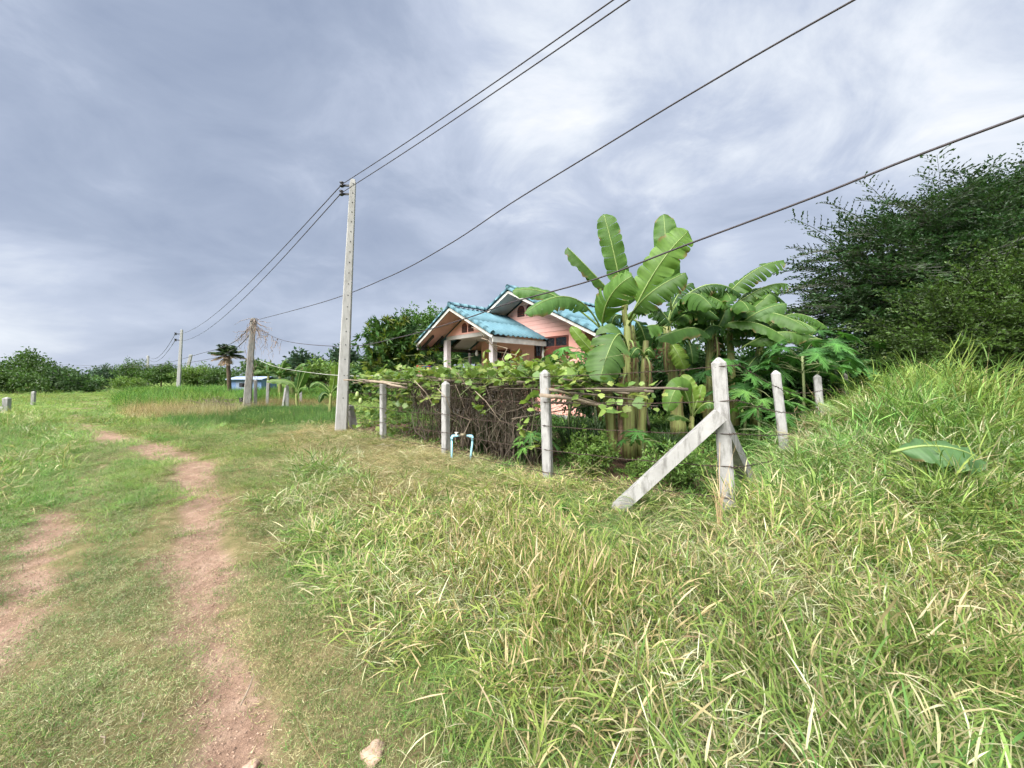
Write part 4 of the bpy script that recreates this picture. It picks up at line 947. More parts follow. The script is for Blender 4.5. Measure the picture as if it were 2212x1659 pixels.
def spray_tpl(ln, nt, nl, ls, wr, col, droop=.35):
    parts = []
    for i in range(nt):
        u = (i+.6)/nt; base = np.array([u*ln, 0, -droop*ln*u*u]); sg = 1 if i % 2 else -1
        tl = ln*.34*(1-.62*u)*U(.8, 1.2); dv = nrm(np.array([.75, sg*U(.5, 1), U(-.15, .25)]))
        w_ = (np.arange(nl)+.5)/nl; p_ = base+dv*tl*w_[:, None]; p_[:, 2] -= .25*tl*w_**2
        ax = dv+rng.normal(0, .42, (nl, 3)); e2_ = base+dv*tl; parts.append((np.array([base, base+[0, 0, .009], e2_+[0, 0, -.22*tl+.005], e2_+[0, 0, -.25*tl]]), np.array([[0, 1, 2, 3]]), np.tile([[.020, .026, .012]], (4, 1)))); parts.append(leafdiam(p_, ax, U(ls*.7, ls*1.2, nl), U(ls*wr*.8, ls*wr*1.2, nl), jit(col, nl, .28)))
    for k in range(5):
        a_, b_ = k/5, (k+1)/5; w_ = .009*(1-.6*a_); A = np.array([a_*ln, 0, -droop*ln*a_*a_]); B = np.array([b_*ln, 0, -droop*ln*b_*b_]); parts.append((np.array([A+[0, 0, w_], B+[0, 0, w_], B-[0, w_, w_], A-[0, w_, w_]]), np.array([[0, 1, 2, 3]]), np.tile([[.020, .026, .012]], (4, 1))))
    return joinv(parts)
def limbs(mb, base, targets, r0, bend=.25, n=7):
    base = np.array(base, float)
    for tg, st, rr_ in targets:
        st = np.array(st); tg = np.array(tg); mid = (st+tg)/2+np.array([0, 0, bend*np.linalg.norm(tg-st)*.35])+rng.normal(0, .06*np.linalg.norm(tg-st), 3)
        pts = [(1-u)**2*st+2*u*(1-u)*mid+u*u*tg for u in np.linspace(0, 1, n)]
        mb.tube(pts, [rr_*(1-.8*i/(n-1)) for i in range(n)], 5, False)
def tree(name, label, cat, blobs, base, tpls, ninst, trunk_r, out=1.0, up=.3, bias=(0, 0, 0), sc=(.8, 1.25), cvar=.3, group=None, shell=.55, mat='leaf', droop=0, yellow=0., fork=.35, zmin=None, plumes=None, rollj=.4):
    """blobs: (centre, radius) world; a crown of leaf sprays over the blobs, limbs from the trunk to each blob."""
    base = np.array(base, float); root = thing(name, label, cat, tuple(base), 0, group)
    C_ = np.array([b_[0] for b_ in blobs])-base; Rr = np.array([b_[1] for b_ in blobs])
    p_ = Rr**2; k = rng.choice(len(Rr), ninst, p=p_/p_.sum())
    d_ = nrm(rng.normal(0, 1, (ninst, 3))); rad = Rr[k]*(shell+(1-shell)*U(0, 1, ninst)**.6)*(1+.18*(rng.random(ninst)**3)*2)
    lump = 1+.22*np.sin(d_[:, 0]*5+k)*np.sin(d_[:, 2]*6+k*2)
    pos = C_[k]+d_*np.array([1, 1, .82])*(rad*lump)[:, None]
    dirs = d_*out+np.array([0, 0, up])+np.array(bias)+rng.normal(0, .35, (ninst, 3))
    if zmin is not None:
        kk = pos[:, 2]+base[2] > zmin; pos, dirs, k = pos[kk], dirs[kk], k[kk]
    n = len(pos); cf = (1+cvar*2*(vn(pos[:, 0]*1.3, pos[:, 2]*1.3+pos[:, 1], 1.1, 3)-.5))[:, None]*U(.85, 1.15, (n, 1))*np.ones((1, 3))
    if yellow: cf = cf*np.where((rng.random(n) < yellow)[:, None], np.array([[2.6, 1.55, .9]]), 1)
    rot = frames(dirs, None, rollj); s1 = U(sc[0], sc[1], n)
    parts = []; ti = rng.integers(0, len(tpls), n)
    for q_ in range(len(tpls)):
        m_ = ti == q_
        if m_.any(): parts.append(inst(tpls[q_], pos[m_], rot[m_], s1[m_], cf[m_]))
    if plumes:
        ptp, np_, psc = plumes; kk = rng.choice(len(Rr), np_, p=p_/p_.sum()); dd = nrm(rng.normal(0, 1, (np_, 3))+np.array([-.7, -.2, .55])); dd[:, 2] = np.abs(dd[:, 2])*.9
        pp = C_[kk]+dd*Rr[kk][:, None]*U(.75, 1.0, (np_, 1)); dr = dd*.7+np.array([-.5, 0, .35])+rng.normal(0, .3, (np_, 3))
        parts.append(inst(ptp, pp, frames(dr, None, .15), U(psc[0], psc[1], np_), U(.8, 1.3, (np_, 1))*np.ones((1, 3))))
    V, F_, CC = joinv(parts); link('crown', mesh('crown', V, F_, CC), M[mat], root)
    mb = MB(); cen = C_.mean(0); fk = np.array([cen[0]*.4, cen[1]*.4, max(.3, cen[2]*fork)])
    mb.tube([(0, 0, -.2), (fk[0]*.3, fk[1]*.3, fk[2]*.5), tuple(fk)], [trunk_r*1.25, trunk_r, trunk_r*.85], 8)
    link('trunk', mb.mesh('trunk', True), M['bark'], root)
    tg = []
    for c_, r_ in zip(C_, Rr):
        tg.append((c_, fk, trunk_r*.6))
        for _ in range(4): tg.append((c_+nrm(rng.normal(0, 1, 3))*r_*.75, fk+(c_-fk)*U(.45, .9), trunk_r*.25))
    mb = MB(); limbs(mb, base, tg, trunk_r); link('limbs', mb.mesh('limbs', True), M['bark'], root)
    return root
DG = (.026, .062, .016); MG = (.045, .105, .022); LG = (.085, .165, .032); YG = (.15, .20, .045); BG = (.05, .10, .035)

# ---------------------------------------------------------------- banana plants
M['rib'] = pm('midrib_mat', (.20, .275, .085), (.15, .21, .06), 5, .5, 0)
M['stem'] = pm('pseudostem_mat', (.30, .34, .12), (.17, .22, .07), 3, .55, .2, stops=[(.30, (.13, .08, .045)), (.46, (.17, .17, .06)), (.60, (.24, .28, .09)), (.82, (.36, .38, .15))])
_n = [n_ for n_ in M['stem'].node_tree.nodes if n_.bl_idname == 'ShaderNodeTexNoise'][0]; _m = M['stem'].node_tree.nodes.new('ShaderNodeMapping'); _m.inputs['Scale'].default_value = (9, 9, .5)
_tc = [n_ for n_ in M['stem'].node_tree.nodes if n_.bl_idname == 'ShaderNodeTexCoord'][0]; M['stem'].node_tree.links.new(_tc.outputs['Object'], _m.inputs[0]); M['stem'].node_tree.links.new(_m.outputs[0], _n.inputs['Vector'])
M['deadstem'] = pm('dead_sheath_mat', (.26, .17, .11), (.10, .065, .045), 6, .9, .5)
def banana_leaf(root, p0, p1, p2, W_, face=.4, fold=.45, tear=0., pet=.18, col=(.095, .185, .035), name='leaf', wav=.05, ribr=.0135):
    o0 = np.array(root.location) if root is not None else np.array(p0); p0, p1, p2 = (np.array(q_, float) for q_ in (p0, p1, p2)); ctl = 2*p1-.5*(p0+p2)
    def Cc(t_): t_ = np.asarray(t_)[:, None]; return (1-t_)**2*p0+2*t_*(1-t_)*ctl+t_**2*p2
    def Tt(t_): t_ = np.asarray(t_)[:, None]; return nrm(2*(1-t_)*(ctl-p0)+2*t_*(p2-ctl))
    cuts = [0.]; u = 0
    if tear > 0:
        while u < .97: u += U(.035, .09)/max(tear, .3)*.6; cuts.append(min(u, 1.))
    else:
        for c_ in np.sort(U(.15, .95, rng.integers(1, 4))): cuts.append(c_)
    if cuts[-1] < 1: cuts.append(1.)
    Vs, Fs, Cs = [], [], []; k0 = 0
    prof = lambda u_: np.sqrt(np.clip(1-(1-np.minimum(u_/.28, 1))**2, 0, 1))*np.sqrt(np.clip(1-np.maximum((u_-.62)/.38, 0)**2.4, 0, 1))*.5*W_
    ph = U(0, 6.28)
    for sg in (-1, 1):
        for a, b_ in zip(cuts[:-1], cuts[1:]):
            if b_-a < .004: continue
            nc = max(2, int((b_-a)*58)+1); us = np.linspace(a, b_, nc); ts = pet+(1-pet)*us
            c_ = Cc(ts); T = Tt(ts); up = np.array([0, 0, 1.])*(1-face)+nrm(np.array([0, 0, 1.5])-p1)*face
            N_ = nrm(up-T*(T@up)[:, None]); Sd = np.cross(T, N_)*sg
            w_ = prof(us); ext = rng.normal(0, .35)*tear+abs(rng.normal(0, .3))*tear
            no = 5; rows = []
            for j in range(no):
                o_ = j/(no-1); ang = fold*(.35+.9*o_)+ext*o_
                wv = wav*np.sin(us*23+ph+sg)*o_**2+wav*.6*np.sin(us*51+ph)*o_**3
                usj = us
                shr = np.ones(nc)
                if tear > 0: e_ = np.abs((us-a)/(b_-a)-.5)*2; shr = 1-.10*o_*e_**3; 
                lean_ = T*(w_*o_*.25)[:, None]
                gap = (0 if tear <= 0 else .30*tear)*o_*((us-(a+b_)/2))
                base_c = Cc(np.clip(ts-gap*(1-pet)*.8, 0, 1))
                rows.append(base_c+lean_+Sd*(w_*o_*math.cos(ang)*shr)[:, None]-N_*(w_*o_*math.sin(ang))[:, None]+N_*(wv*W_)[:, None])
            V = np.stack(rows, 1).reshape(-1, 3)
            ii = (np.arange(nc-1)[:, None]*no+np.arange(no-1)[None]).reshape(-1)
            f = np.stack([ii, ii+1, ii+no+1, ii+no], -1)
            if sg > 0: f = f[:, ::-1]
            Vs.append(V); Fs.append(f+k0); k0 += len(V)
            cc = np.tile(np.array(col), (nc, 1))*(1+.13*(rng.random((nc, 1))-.5)*2); cc = np.repeat(cc, no, 0).reshape(nc, no, 3); bw = (vn(us*9, us*0, 1.0, ph)[:, None] > .66)*np.ones((1, 3)); cc[:, -1] = np.where(bw > 0, np.array([.20, .14, .06]), cc[:, -1]*1.15); Cs.append(cc.reshape(-1, 3))
    V = np.concatenate(Vs)-o0; lf = link(name, mesh('leaf', V, np.concatenate(Fs), np.concatenate(Cs), True), M['banana'], root)
    ts = np.linspace(0, .985, 15); mb = MB(); cpts = Cc(ts)-o0
    mb.tube([tuple(q_) for q_ in cpts], [ribr*(1.25-.95*t_) for t_ in ts], 5); rb = mb.obj('midrib', M['rib'], lf, True)
    return lf
def pstem(root, pts, r0, r1, name='pseudostem', mat='stem'):
    o0 = np.array(root.location); mb = MB(); pts = [np.array(q_, float)-o0 for q_ in pts]; n = 9
    pp = [pts[0]+(pts[-1]-pts[0])*u+(0 if len(pts) == 2 else (pts[1]-(pts[0]+pts[-1])/2)*4*u*(1-u)) for u in np.linspace(0, 1, n)]
    mb.tube([tuple(q_) for q_ in pp], [(r0+(r1-r0)*i/(n-1))*(1+.10*math.sin(i*2.3)) for i in range(n)], 9); return mb.obj(name, M[mat], root, True)
def gz_(p_, dz=0): return np.array([p_[0], p_[1], Hf(p_[0], p_[1])+dz])
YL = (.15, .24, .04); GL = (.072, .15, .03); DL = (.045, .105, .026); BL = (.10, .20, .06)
def leafset(root, rows):
    for (x0, y0, x1, y1, x2, y2, D0, D2, w, face, fold, tear, pet, col) in rows:
        D1 = (D0+D2)/2-.1
        banana_leaf(root, Z5(x0, y0, D0), Z5(x1, y1, D1), Z5(x2, y2, D2), w*.33065/831*D1*(1.18 if D0 > 7 else 1.04), face, fold, tear, pet, col)
B1 = gz_(P(1362, 1000, 6.0)); b1 = thing('banana_plant', 'big banana plant with upright leaves directly behind the fence beside the house', 'banana plant', tuple(B1), 0, 'banana plants in the garden')
stems = [((775, 1640, 6.1), (735, 1250, 6.1), (700, 880, 6.15), .10, .06), ((880, 1660, 5.9), (868, 1250, 5.9), (865, 760, 5.95), .11, .06), ((945, 1650, 5.95), (965, 1250, 5.95), (985, 900, 6.0), .08, .045), ((915, 1640, 6.2), (920, 1200, 6.2), (890, 800, 6.2), .07, .045), ((900, 900, 5.95), (850, 760, 5.95), (845, 600, 5.95), .06, .035)]
for a_, m_, c_, r0, r1 in stems: pstem(b1, [Z5(*a_), Z5(*m_), Z5(*c_)], r0, r1)
pstem(b1, [Z5(830, 1640, 6.0), Z5(825, 1350, 6.0), Z5(830, 1130, 6.0)], .07, .05, 'dead_pseudostem', 'deadstem')
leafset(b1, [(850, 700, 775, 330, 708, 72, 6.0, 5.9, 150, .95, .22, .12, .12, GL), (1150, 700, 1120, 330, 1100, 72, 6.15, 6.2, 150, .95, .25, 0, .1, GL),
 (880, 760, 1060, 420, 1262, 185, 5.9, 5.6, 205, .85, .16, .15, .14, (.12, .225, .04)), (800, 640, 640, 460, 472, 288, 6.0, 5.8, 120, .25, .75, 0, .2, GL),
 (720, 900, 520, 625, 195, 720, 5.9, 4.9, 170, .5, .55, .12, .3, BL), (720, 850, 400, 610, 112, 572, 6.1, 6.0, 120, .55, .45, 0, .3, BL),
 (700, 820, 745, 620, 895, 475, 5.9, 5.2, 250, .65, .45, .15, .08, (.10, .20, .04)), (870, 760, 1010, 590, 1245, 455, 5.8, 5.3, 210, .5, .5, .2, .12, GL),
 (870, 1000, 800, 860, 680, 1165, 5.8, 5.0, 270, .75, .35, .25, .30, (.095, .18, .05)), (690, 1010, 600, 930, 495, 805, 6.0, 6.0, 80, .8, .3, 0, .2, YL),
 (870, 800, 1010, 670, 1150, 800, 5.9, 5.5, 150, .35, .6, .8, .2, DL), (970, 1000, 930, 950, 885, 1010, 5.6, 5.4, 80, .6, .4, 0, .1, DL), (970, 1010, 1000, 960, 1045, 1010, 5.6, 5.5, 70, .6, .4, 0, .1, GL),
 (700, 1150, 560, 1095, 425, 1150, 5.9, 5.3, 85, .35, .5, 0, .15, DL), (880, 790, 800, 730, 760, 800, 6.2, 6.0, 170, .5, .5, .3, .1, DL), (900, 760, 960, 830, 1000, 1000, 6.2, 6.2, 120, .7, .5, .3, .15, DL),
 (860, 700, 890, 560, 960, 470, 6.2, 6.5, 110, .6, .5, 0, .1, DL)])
for x0, y0, x1, y1, x2, y2, dd in ((745, 900, 720, 960, 735, 1130, 6.0), (880, 900, 905, 960, 900, 1180, 5.85), (860, 1120, 835, 1180, 815, 1420, 5.85), (985, 1010, 1010, 1080, 1000, 1260, 5.9), (700, 1180, 670, 1250, 690, 1430, 6.0)):
    banana_leaf(b1, Z5(x0, y0, dd), Z5(x1, y1, dd-.12), Z5(x2, y2, dd-.05), .20, .7, .8, .9, .1, (.21, .145, .085), 'dead_leaf')
B2 = gz_(P(1465, 935, 8.0)); b2_ = thing('banana_plant', 'second banana plant with wind torn leaves in the middle of the grove', 'banana plant', tuple(B2), 0, 'banana plants in the garden')
for a_, m_, c_, r0, r1 in [((1200, 1520, 7.9), (1170, 1200, 7.9), (1120, 800, 7.9), .16, .08), ((1215, 1500, 8.1), (1190, 1300, 8.1), (1140, 900, 8.1), .11, .06), ((1400, 1480, 8.6), (1395, 1150, 8.6), (1420, 800, 8.6), .13, .07)]:
    pstem(b2_, [Z5(*a_), Z5(*m_), Z5(*c_)], r0, r1)
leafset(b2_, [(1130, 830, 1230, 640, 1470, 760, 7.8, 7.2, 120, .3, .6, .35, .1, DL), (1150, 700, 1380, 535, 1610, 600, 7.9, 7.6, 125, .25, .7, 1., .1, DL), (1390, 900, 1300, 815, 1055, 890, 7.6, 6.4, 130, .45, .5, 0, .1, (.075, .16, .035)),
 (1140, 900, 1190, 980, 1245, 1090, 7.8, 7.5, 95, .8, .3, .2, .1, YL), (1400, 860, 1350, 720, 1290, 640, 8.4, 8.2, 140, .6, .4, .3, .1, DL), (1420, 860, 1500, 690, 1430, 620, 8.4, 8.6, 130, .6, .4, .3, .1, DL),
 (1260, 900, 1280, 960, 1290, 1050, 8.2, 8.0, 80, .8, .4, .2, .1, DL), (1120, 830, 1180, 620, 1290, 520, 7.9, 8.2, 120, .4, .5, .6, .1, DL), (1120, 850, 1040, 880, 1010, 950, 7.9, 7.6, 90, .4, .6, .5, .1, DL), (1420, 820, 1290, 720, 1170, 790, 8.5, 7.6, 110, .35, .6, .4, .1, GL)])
for x0, y0, x1, y1, x2, y2, dd in ((1140, 860, 1110, 930, 1120, 1120, 7.7), (1180, 950, 1215, 1010, 1205, 1200, 7.7), (1425, 850, 1450, 930, 1440, 1090, 8.4)):
    banana_leaf(b2_, Z5(x0, y0, dd), Z5(x1, y1, dd-.12), Z5(x2, y2, dd-.05), .26, .7, .8, .9, .1, (.20, .14, .085), 'dead_leaf')
B3 = gz_(P(1622, 905, 8.9)); b3 = thing('banana_plant', 'rightmost tall banana plant reaching toward the dark tree', 'banana plant', tuple(B3), 0, 'banana plants in the garden')
for a_, m_, c_, r0, r1 in [((1560, 1450, 8.9), (1545, 1150, 8.9), (1530, 780, 8.9), .12, .06), ((1700, 1450, 9.2), (1710, 1150, 9.2), (1740, 850, 9.2), .13, .07)]:
    pstem(b3, [Z5(*a_), Z5(*m_), Z5(*c_)], r0, r1)
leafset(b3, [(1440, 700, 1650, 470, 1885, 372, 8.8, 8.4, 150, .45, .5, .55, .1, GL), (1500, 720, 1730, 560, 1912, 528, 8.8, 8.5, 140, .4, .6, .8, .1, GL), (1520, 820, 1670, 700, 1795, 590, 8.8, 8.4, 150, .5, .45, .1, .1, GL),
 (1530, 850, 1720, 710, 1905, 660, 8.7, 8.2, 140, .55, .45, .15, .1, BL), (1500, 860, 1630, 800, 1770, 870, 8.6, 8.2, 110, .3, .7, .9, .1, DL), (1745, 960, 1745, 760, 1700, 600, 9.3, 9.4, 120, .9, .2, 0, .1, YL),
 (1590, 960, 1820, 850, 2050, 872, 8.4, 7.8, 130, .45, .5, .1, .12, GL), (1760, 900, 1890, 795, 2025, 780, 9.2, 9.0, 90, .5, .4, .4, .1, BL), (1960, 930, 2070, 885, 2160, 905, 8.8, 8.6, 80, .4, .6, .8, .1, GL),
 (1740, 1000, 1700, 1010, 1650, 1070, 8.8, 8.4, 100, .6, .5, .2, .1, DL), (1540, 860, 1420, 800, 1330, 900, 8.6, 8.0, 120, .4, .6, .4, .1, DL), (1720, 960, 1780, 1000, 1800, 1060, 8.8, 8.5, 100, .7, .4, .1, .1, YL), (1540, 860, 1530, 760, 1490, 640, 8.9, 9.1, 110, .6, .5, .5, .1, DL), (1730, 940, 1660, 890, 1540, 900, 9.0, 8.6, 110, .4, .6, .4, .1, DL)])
for rt, cx0, cy0, dd, nn in ((b2_, 1130, 830, 7.9, 7), (b2_, 1415, 830, 8.5, 8), (b3, 1530, 800, 8.9, 8), (b3, 1735, 870, 9.2, 8)):
    for i in range(nn):
        a = i*2.4+U(-.4, .4); el = U(.0, 1.1); ln = U(1.2, 1.9); c0 = Z5(cx0, cy0, dd); hd = np.array([math.cos(a), math.sin(a), 0])
        banana_leaf(rt, c0, c0+hd*ln*.5*math.cos(el)+np.array([0, 0, ln*.55*math.sin(el)]), c0+hd*ln*math.cos(el*.8)+np.array([0, 0, ln*(math.sin(el)*.75-.35)]), U(.42, .6), .3, .5, rng.choice([0, .3, .8]), .12, (DL, GL, (.07, .15, .03))[i % 3])
B4 = gz_(P(1492, 925, 5.9)); b4 = thing('banana_plant', 'young banana sucker with broad pale leaves between corner post and big banana', 'banana plant', tuple(B4), 0, 'banana plants in the garden')
pstem(b4, [Z5(1280, 1480, 5.9), Z5(1285, 1400, 5.9), Z5(1290, 1320, 5.9)], .045, .025)
leafset(b4, [(1285, 1400, 1210, 1200, 1125, 1360, 5.9, 5.5, 130, .8, .3, 0, .15, (.105, .20, .04)), (1288, 1380, 1285, 1240, 1215, 1125, 5.9, 5.9, 90, .95, .2, 0, .15, YL), (1290, 1380, 1320, 1290, 1355, 1185, 5.9, 5.9, 70, .9, .3, 0, .2, YL),
 (1290, 1400, 1370, 1310, 1450, 1330, 5.9, 5.6, 80, .5, .4, 0, .1, GL), (1270, 1430, 1200, 1390, 1120, 1410, 5.8, 5.6, 60, .5, .4, 0, .1, GL)])
# young bananas left of the pole
def smallbanana(px_, py_, D, label, rows, th=1.0, sr=.07, name='banana_plant'):
    b_ = P(px_, py_, D); g_ = gz_(b_); r_ = thing(name, label, 'banana plant', tuple(g_), 0, 'young bananas beyond the pole')
    tp = P(rows[0][0], rows[0][1], D); pstem(r_, [g_, (g_+tp)/2, tp], sr, sr*.6)
    for (x0, y0, x1, y1, x2, y2, w, face, fold, col) in rows:
        banana_leaf(r_, P(x0, y0, D), P(x1, y1, D-.1), P(x2, y2, D-.2), w/831*D, face, fold, 0, .1, col, ribr=.02)
smallbanana(642, 884, 17.0, 'young banana with one yellow green leaf beside the far fence posts', [(640, 850, 625, 826, 575, 824, 15, .6, .3, (.11, .185, .045)), (641, 850, 655, 815, 664, 795, 20, .7, .3, GL), (643, 855, 650, 840, 662, 838, 10, .6, .4, GL), (640, 850, 645, 820, 650, 800, 16, .7, .4, DL)])
smallbanana(712, 880, 14.0, 'yellow green young banana hidden just left of the tall utility pole', [(715, 850, 690, 828, 670, 838, 15, .6, .4, GL), (716, 850, 722, 820, 724, 790, 18, .9, .2, YL), (714, 860, 700, 850, 690, 870, 12, .7, .4, DL), (716, 850, 730, 835, 742, 850, 14, .7, .3, GL)])

# ---------------------------------------------------------------- papaya plants
def papaya_tpl(col=(.05, .125, .035)):
    pts = []
    lob = [(-2.35, .55), (-1.6, .80), (-.8, .95), (0, 1.05), (.8, .95), (1.6, .80), (2.35, .55)]
    for i, (a, l_) in enumerate(lob):
        pts += [(a-.36, .26*l_+.05), (a-.26, .52*l_), (a-.30, .68*l_), (a-.14, .60*l_), (a-.13, .84*l_), (a-.05, .78*l_), (a, l_), (a+.05, .78*l_), (a+.13, .84*l_), (a+.14, .60*l_), (a+.30, .68*l_), (a+.26, .52*l_)]
    pts.append((lob[-1][0]+.4, .2)); V = [(0, 0, 0)]+[(r_*math.cos(a), r_*math.sin(a), -.30*r_*r_+.05*abs(math.sin(a*3.9))*r_) for a, r_ in pts]
    n = len(pts); F_ = np.array([(0, i+1, i+2) for i in range(n-1)]+[(0, n, 1)]); V = np.array(V)
    C_ = np.tile(np.array(col), (len(V), 1)); C_[0] = np.array(col)*2.2; return V, F_, C_
PAPM = []
for c_ in ((.045, .12, .032), (.06, .15, .035), (.085, .18, .04)):
    V, F_, C_ = papaya_tpl(c_); me = mesh('papaya_leaf', V, F_, C_); me.materials.append(M['leaf']); PAPM.append(me)
M['pstalk'] = pm('papaya_stalk_mat', (.20, .24, .10), (.13, .15, .07), 8, .7, .1)
def papaya(base, top, nleaf, lsz, spread, label, tone=(0, 1, 1), group='papaya plants in the garden', stems=1, droop=.15):
    base = np.array(base, float); top = np.array(top, float); r_ = thing('papaya_plant', label, 'papaya plant', tuple(base), 0, group)
    tp = top-base; h = tp[2]; mb = MB(); mb.tube([(0, 0, -.1), tuple(tp*.5+np.array([.03*h, 0, 0])), tuple(tp)], [.028*h**.5, .022*h**.5, .016*h**.5], 7); mb.obj('trunk', M['pstalk'], r_, True)
    for i in range(nleaf):
        a = i*2.4+U(-.3, .3); el = U(-.25, 1.0); ln = spread*U(.65, 1.1); k = U(.78, 1.0)
        st = tp*k; e_ = st+np.array([math.cos(a)*math.cos(el), math.sin(a)*math.cos(el), math.sin(el)*.8])*ln
        mb = MB(); mid = (st+e_)/2+np.array([0, 0, .08*ln]); mb.tube([tuple(st), tuple(mid), tuple(e_)], [.007, .006, .004], 4)
        lf = link('leaf', PAPM[tone[i % len(tone)]], None, r_, tuple(e_), (U(-.35, .35), droop+U(-.1, .5), a), lsz*U(.75, 1.15))
        s_ = link('petiole', mb.mesh('petiole', True), M['pstalk'], lf); s_.matrix_parent_inverse = lf.matrix_basis.inverted()
    return r_
papaya(gz_(P(1225, 860, 8.3)), P(1228, 775, 8.3), 16, .34, .55, 'leafy papaya plant before the house window')
papaya(gz_(P(1290, 860, 8.8)), P(1270, 790, 8.8), 10, .30, .5, 'smaller papaya plant right of the window papaya')
papaya(gz_(Z5(2000, 1390, 7.8)), Z5(2005, 1000, 7.8), 18, .46, .75, 'tall papaya plant behind the second right fence post', (0, 1, 0))
papaya(gz_(Z5(2120, 1390, 9.6)), Z5(2090, 960, 9.6), 16, .48, .8, 'dark papaya plant in front of the big dark tree', (0, 0, 1))
papaya(gz_(Z5(1620, 1500, 8.6)), Z5(1640, 1090, 8.6), 16, .45, .75, 'papaya plant in the shade left of the right fence posts', (0, 0, 1))
papaya(gz_(Z5(1850, 1450, 9.4)), Z5(1850, 1000, 9.4), 16, .46, .8, 'papaya plant between the rightmost banana and the tall papaya', (0, 1, 0))
papaya(gz_(Z5(2250, 1400, 9.8)), Z5(2270, 1010, 9.8), 14, .45, .8, 'papaya plant at the edge of the mound grass', (0, 0, 1))
papaya(gz_(Z5(1430, 1480, 8.3)), Z5(1440, 1130, 8.3), 14, .40, .65, 'papaya plant in the shadow of the grove behind the corner post', (0, 0, 1))
papaya(gz_(Z5(1720, 1560, 6.2)), Z5(1710, 1300, 6.2), 9, .36, .42, 'low pale papaya between the corner post and the next post', (1, 2, 1))
papaya(gz_(Z5(1840, 1560, 6.5)), Z5(1830, 1290, 6.5), 8, .36, .45, 'low pale papaya leaning against the second fence post', (2, 1, 2))
papaya(gz_(Z5(960, 1640, 5.3)), Z5(960, 1520, 5.3), 8, .20, .28, 'papaya seedling at the foot of the big banana stems', (2, 1, 2))
papaya(gz_(P(1165, 1010, 5.6)), P(1150, 950, 5.6), 8, .22, .26, 'papaya seedling inside the fence left of the mould streaked post', (1, 2, 1))

# ---------------------------------------------------------------- shrubs and tussocks inside the fence
def shrub(base, w, h, n, ls, col, label, lean=(0, 0), name='shrub', var=.3):
    base = np.array(base, float); r_ = thing(name, label, 'shrub', tuple(base), 0)
    mb = MB(); tips = []
    for i in range(38):
        a = U(0, 6.283); rr_ = w*math.sqrt(U(0, 1)); tip = np.array([rr_*math.cos(a)+lean[0], rr_*math.sin(a)+lean[1], h*(1-.45*(rr_/w)**2)*U(.7, 1.05)])
        st = np.array([rr_*.15*math.cos(a), rr_*.15*math.sin(a), -.03]); mid = (st+tip)/2+np.array([rr_*.12*math.cos(a), rr_*.12*math.sin(a), .03])
        mb.tube([tuple(st), tuple(mid), tuple(tip)], [.006, .004, .002], 4, False); tips.append((st, mid, tip))
    mb.obj('stems', M['bark'], r_)
    k = rng.integers(0, len(tips), n); u = U(.25, 1.05, n)[:, None]; T3 = np.array(tips)[k]
    pos = (1-u)**2*T3[:, 0]+2*u*(1-u)*T3[:, 1]+u*u*T3[:, 2]+rng.normal(0, .028, (n, 3))
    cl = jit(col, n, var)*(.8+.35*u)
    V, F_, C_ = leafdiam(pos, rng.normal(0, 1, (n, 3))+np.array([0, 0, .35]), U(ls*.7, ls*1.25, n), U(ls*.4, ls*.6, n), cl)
    link('foliage', mesh('foliage', V, F_, C_), M['leaf'], r_); return r_
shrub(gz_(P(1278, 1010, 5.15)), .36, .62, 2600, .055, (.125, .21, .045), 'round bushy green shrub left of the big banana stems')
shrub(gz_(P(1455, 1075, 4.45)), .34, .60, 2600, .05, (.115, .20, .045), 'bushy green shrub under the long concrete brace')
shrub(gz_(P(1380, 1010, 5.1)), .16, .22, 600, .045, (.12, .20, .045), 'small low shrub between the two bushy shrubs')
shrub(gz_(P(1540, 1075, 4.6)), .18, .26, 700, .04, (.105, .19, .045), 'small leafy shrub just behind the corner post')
def tussock(base, n, h, w, col, label, name='lemongrass'):
    base = np.array(base, float); r_ = thing(name, label, 'grass clump', tuple(base)); a = U(0, 6.283, n); rr_ = U(0, w, n)
    V, F_, C_ = strips(np.stack([rr_*np.cos(a), rr_*np.sin(a), np.zeros(n)-.02], -1), a+rng.normal(0, .5, n), U(h*.6, h*1.2, n), U(.010, .018, n), U(.02, .45, n), U(.3, 1.6, n), jit(col, n, .3), 6, U(-.5, .5, n))
    link('blades', mesh('blades', V, F_, C_), M['leaf'], r_)
for px_, py_, D, h, lab in ((1235, 960, 6.6, 1.0, 'dark lemongrass clump behind the mould streaked post'), (1140, 985, 6.4, .95, 'lemongrass clump among the dead vine stalks'), (1045, 985, 7.0, .9, 'lemongrass clump deep inside the dead trellis'), (1290, 945, 7.2, .9, 'lemongrass clump left of the big banana stems'), (1440, 965, 6.9, .5, 'low grassy clump right of the big banana stems'), (1080, 970, 7.6, .9, 'lemongrass clump at the back of the trellis')):
    tussock(gz_(P(px_, py_, D)), 220, h, .16, (.045, .085, .03), lab)
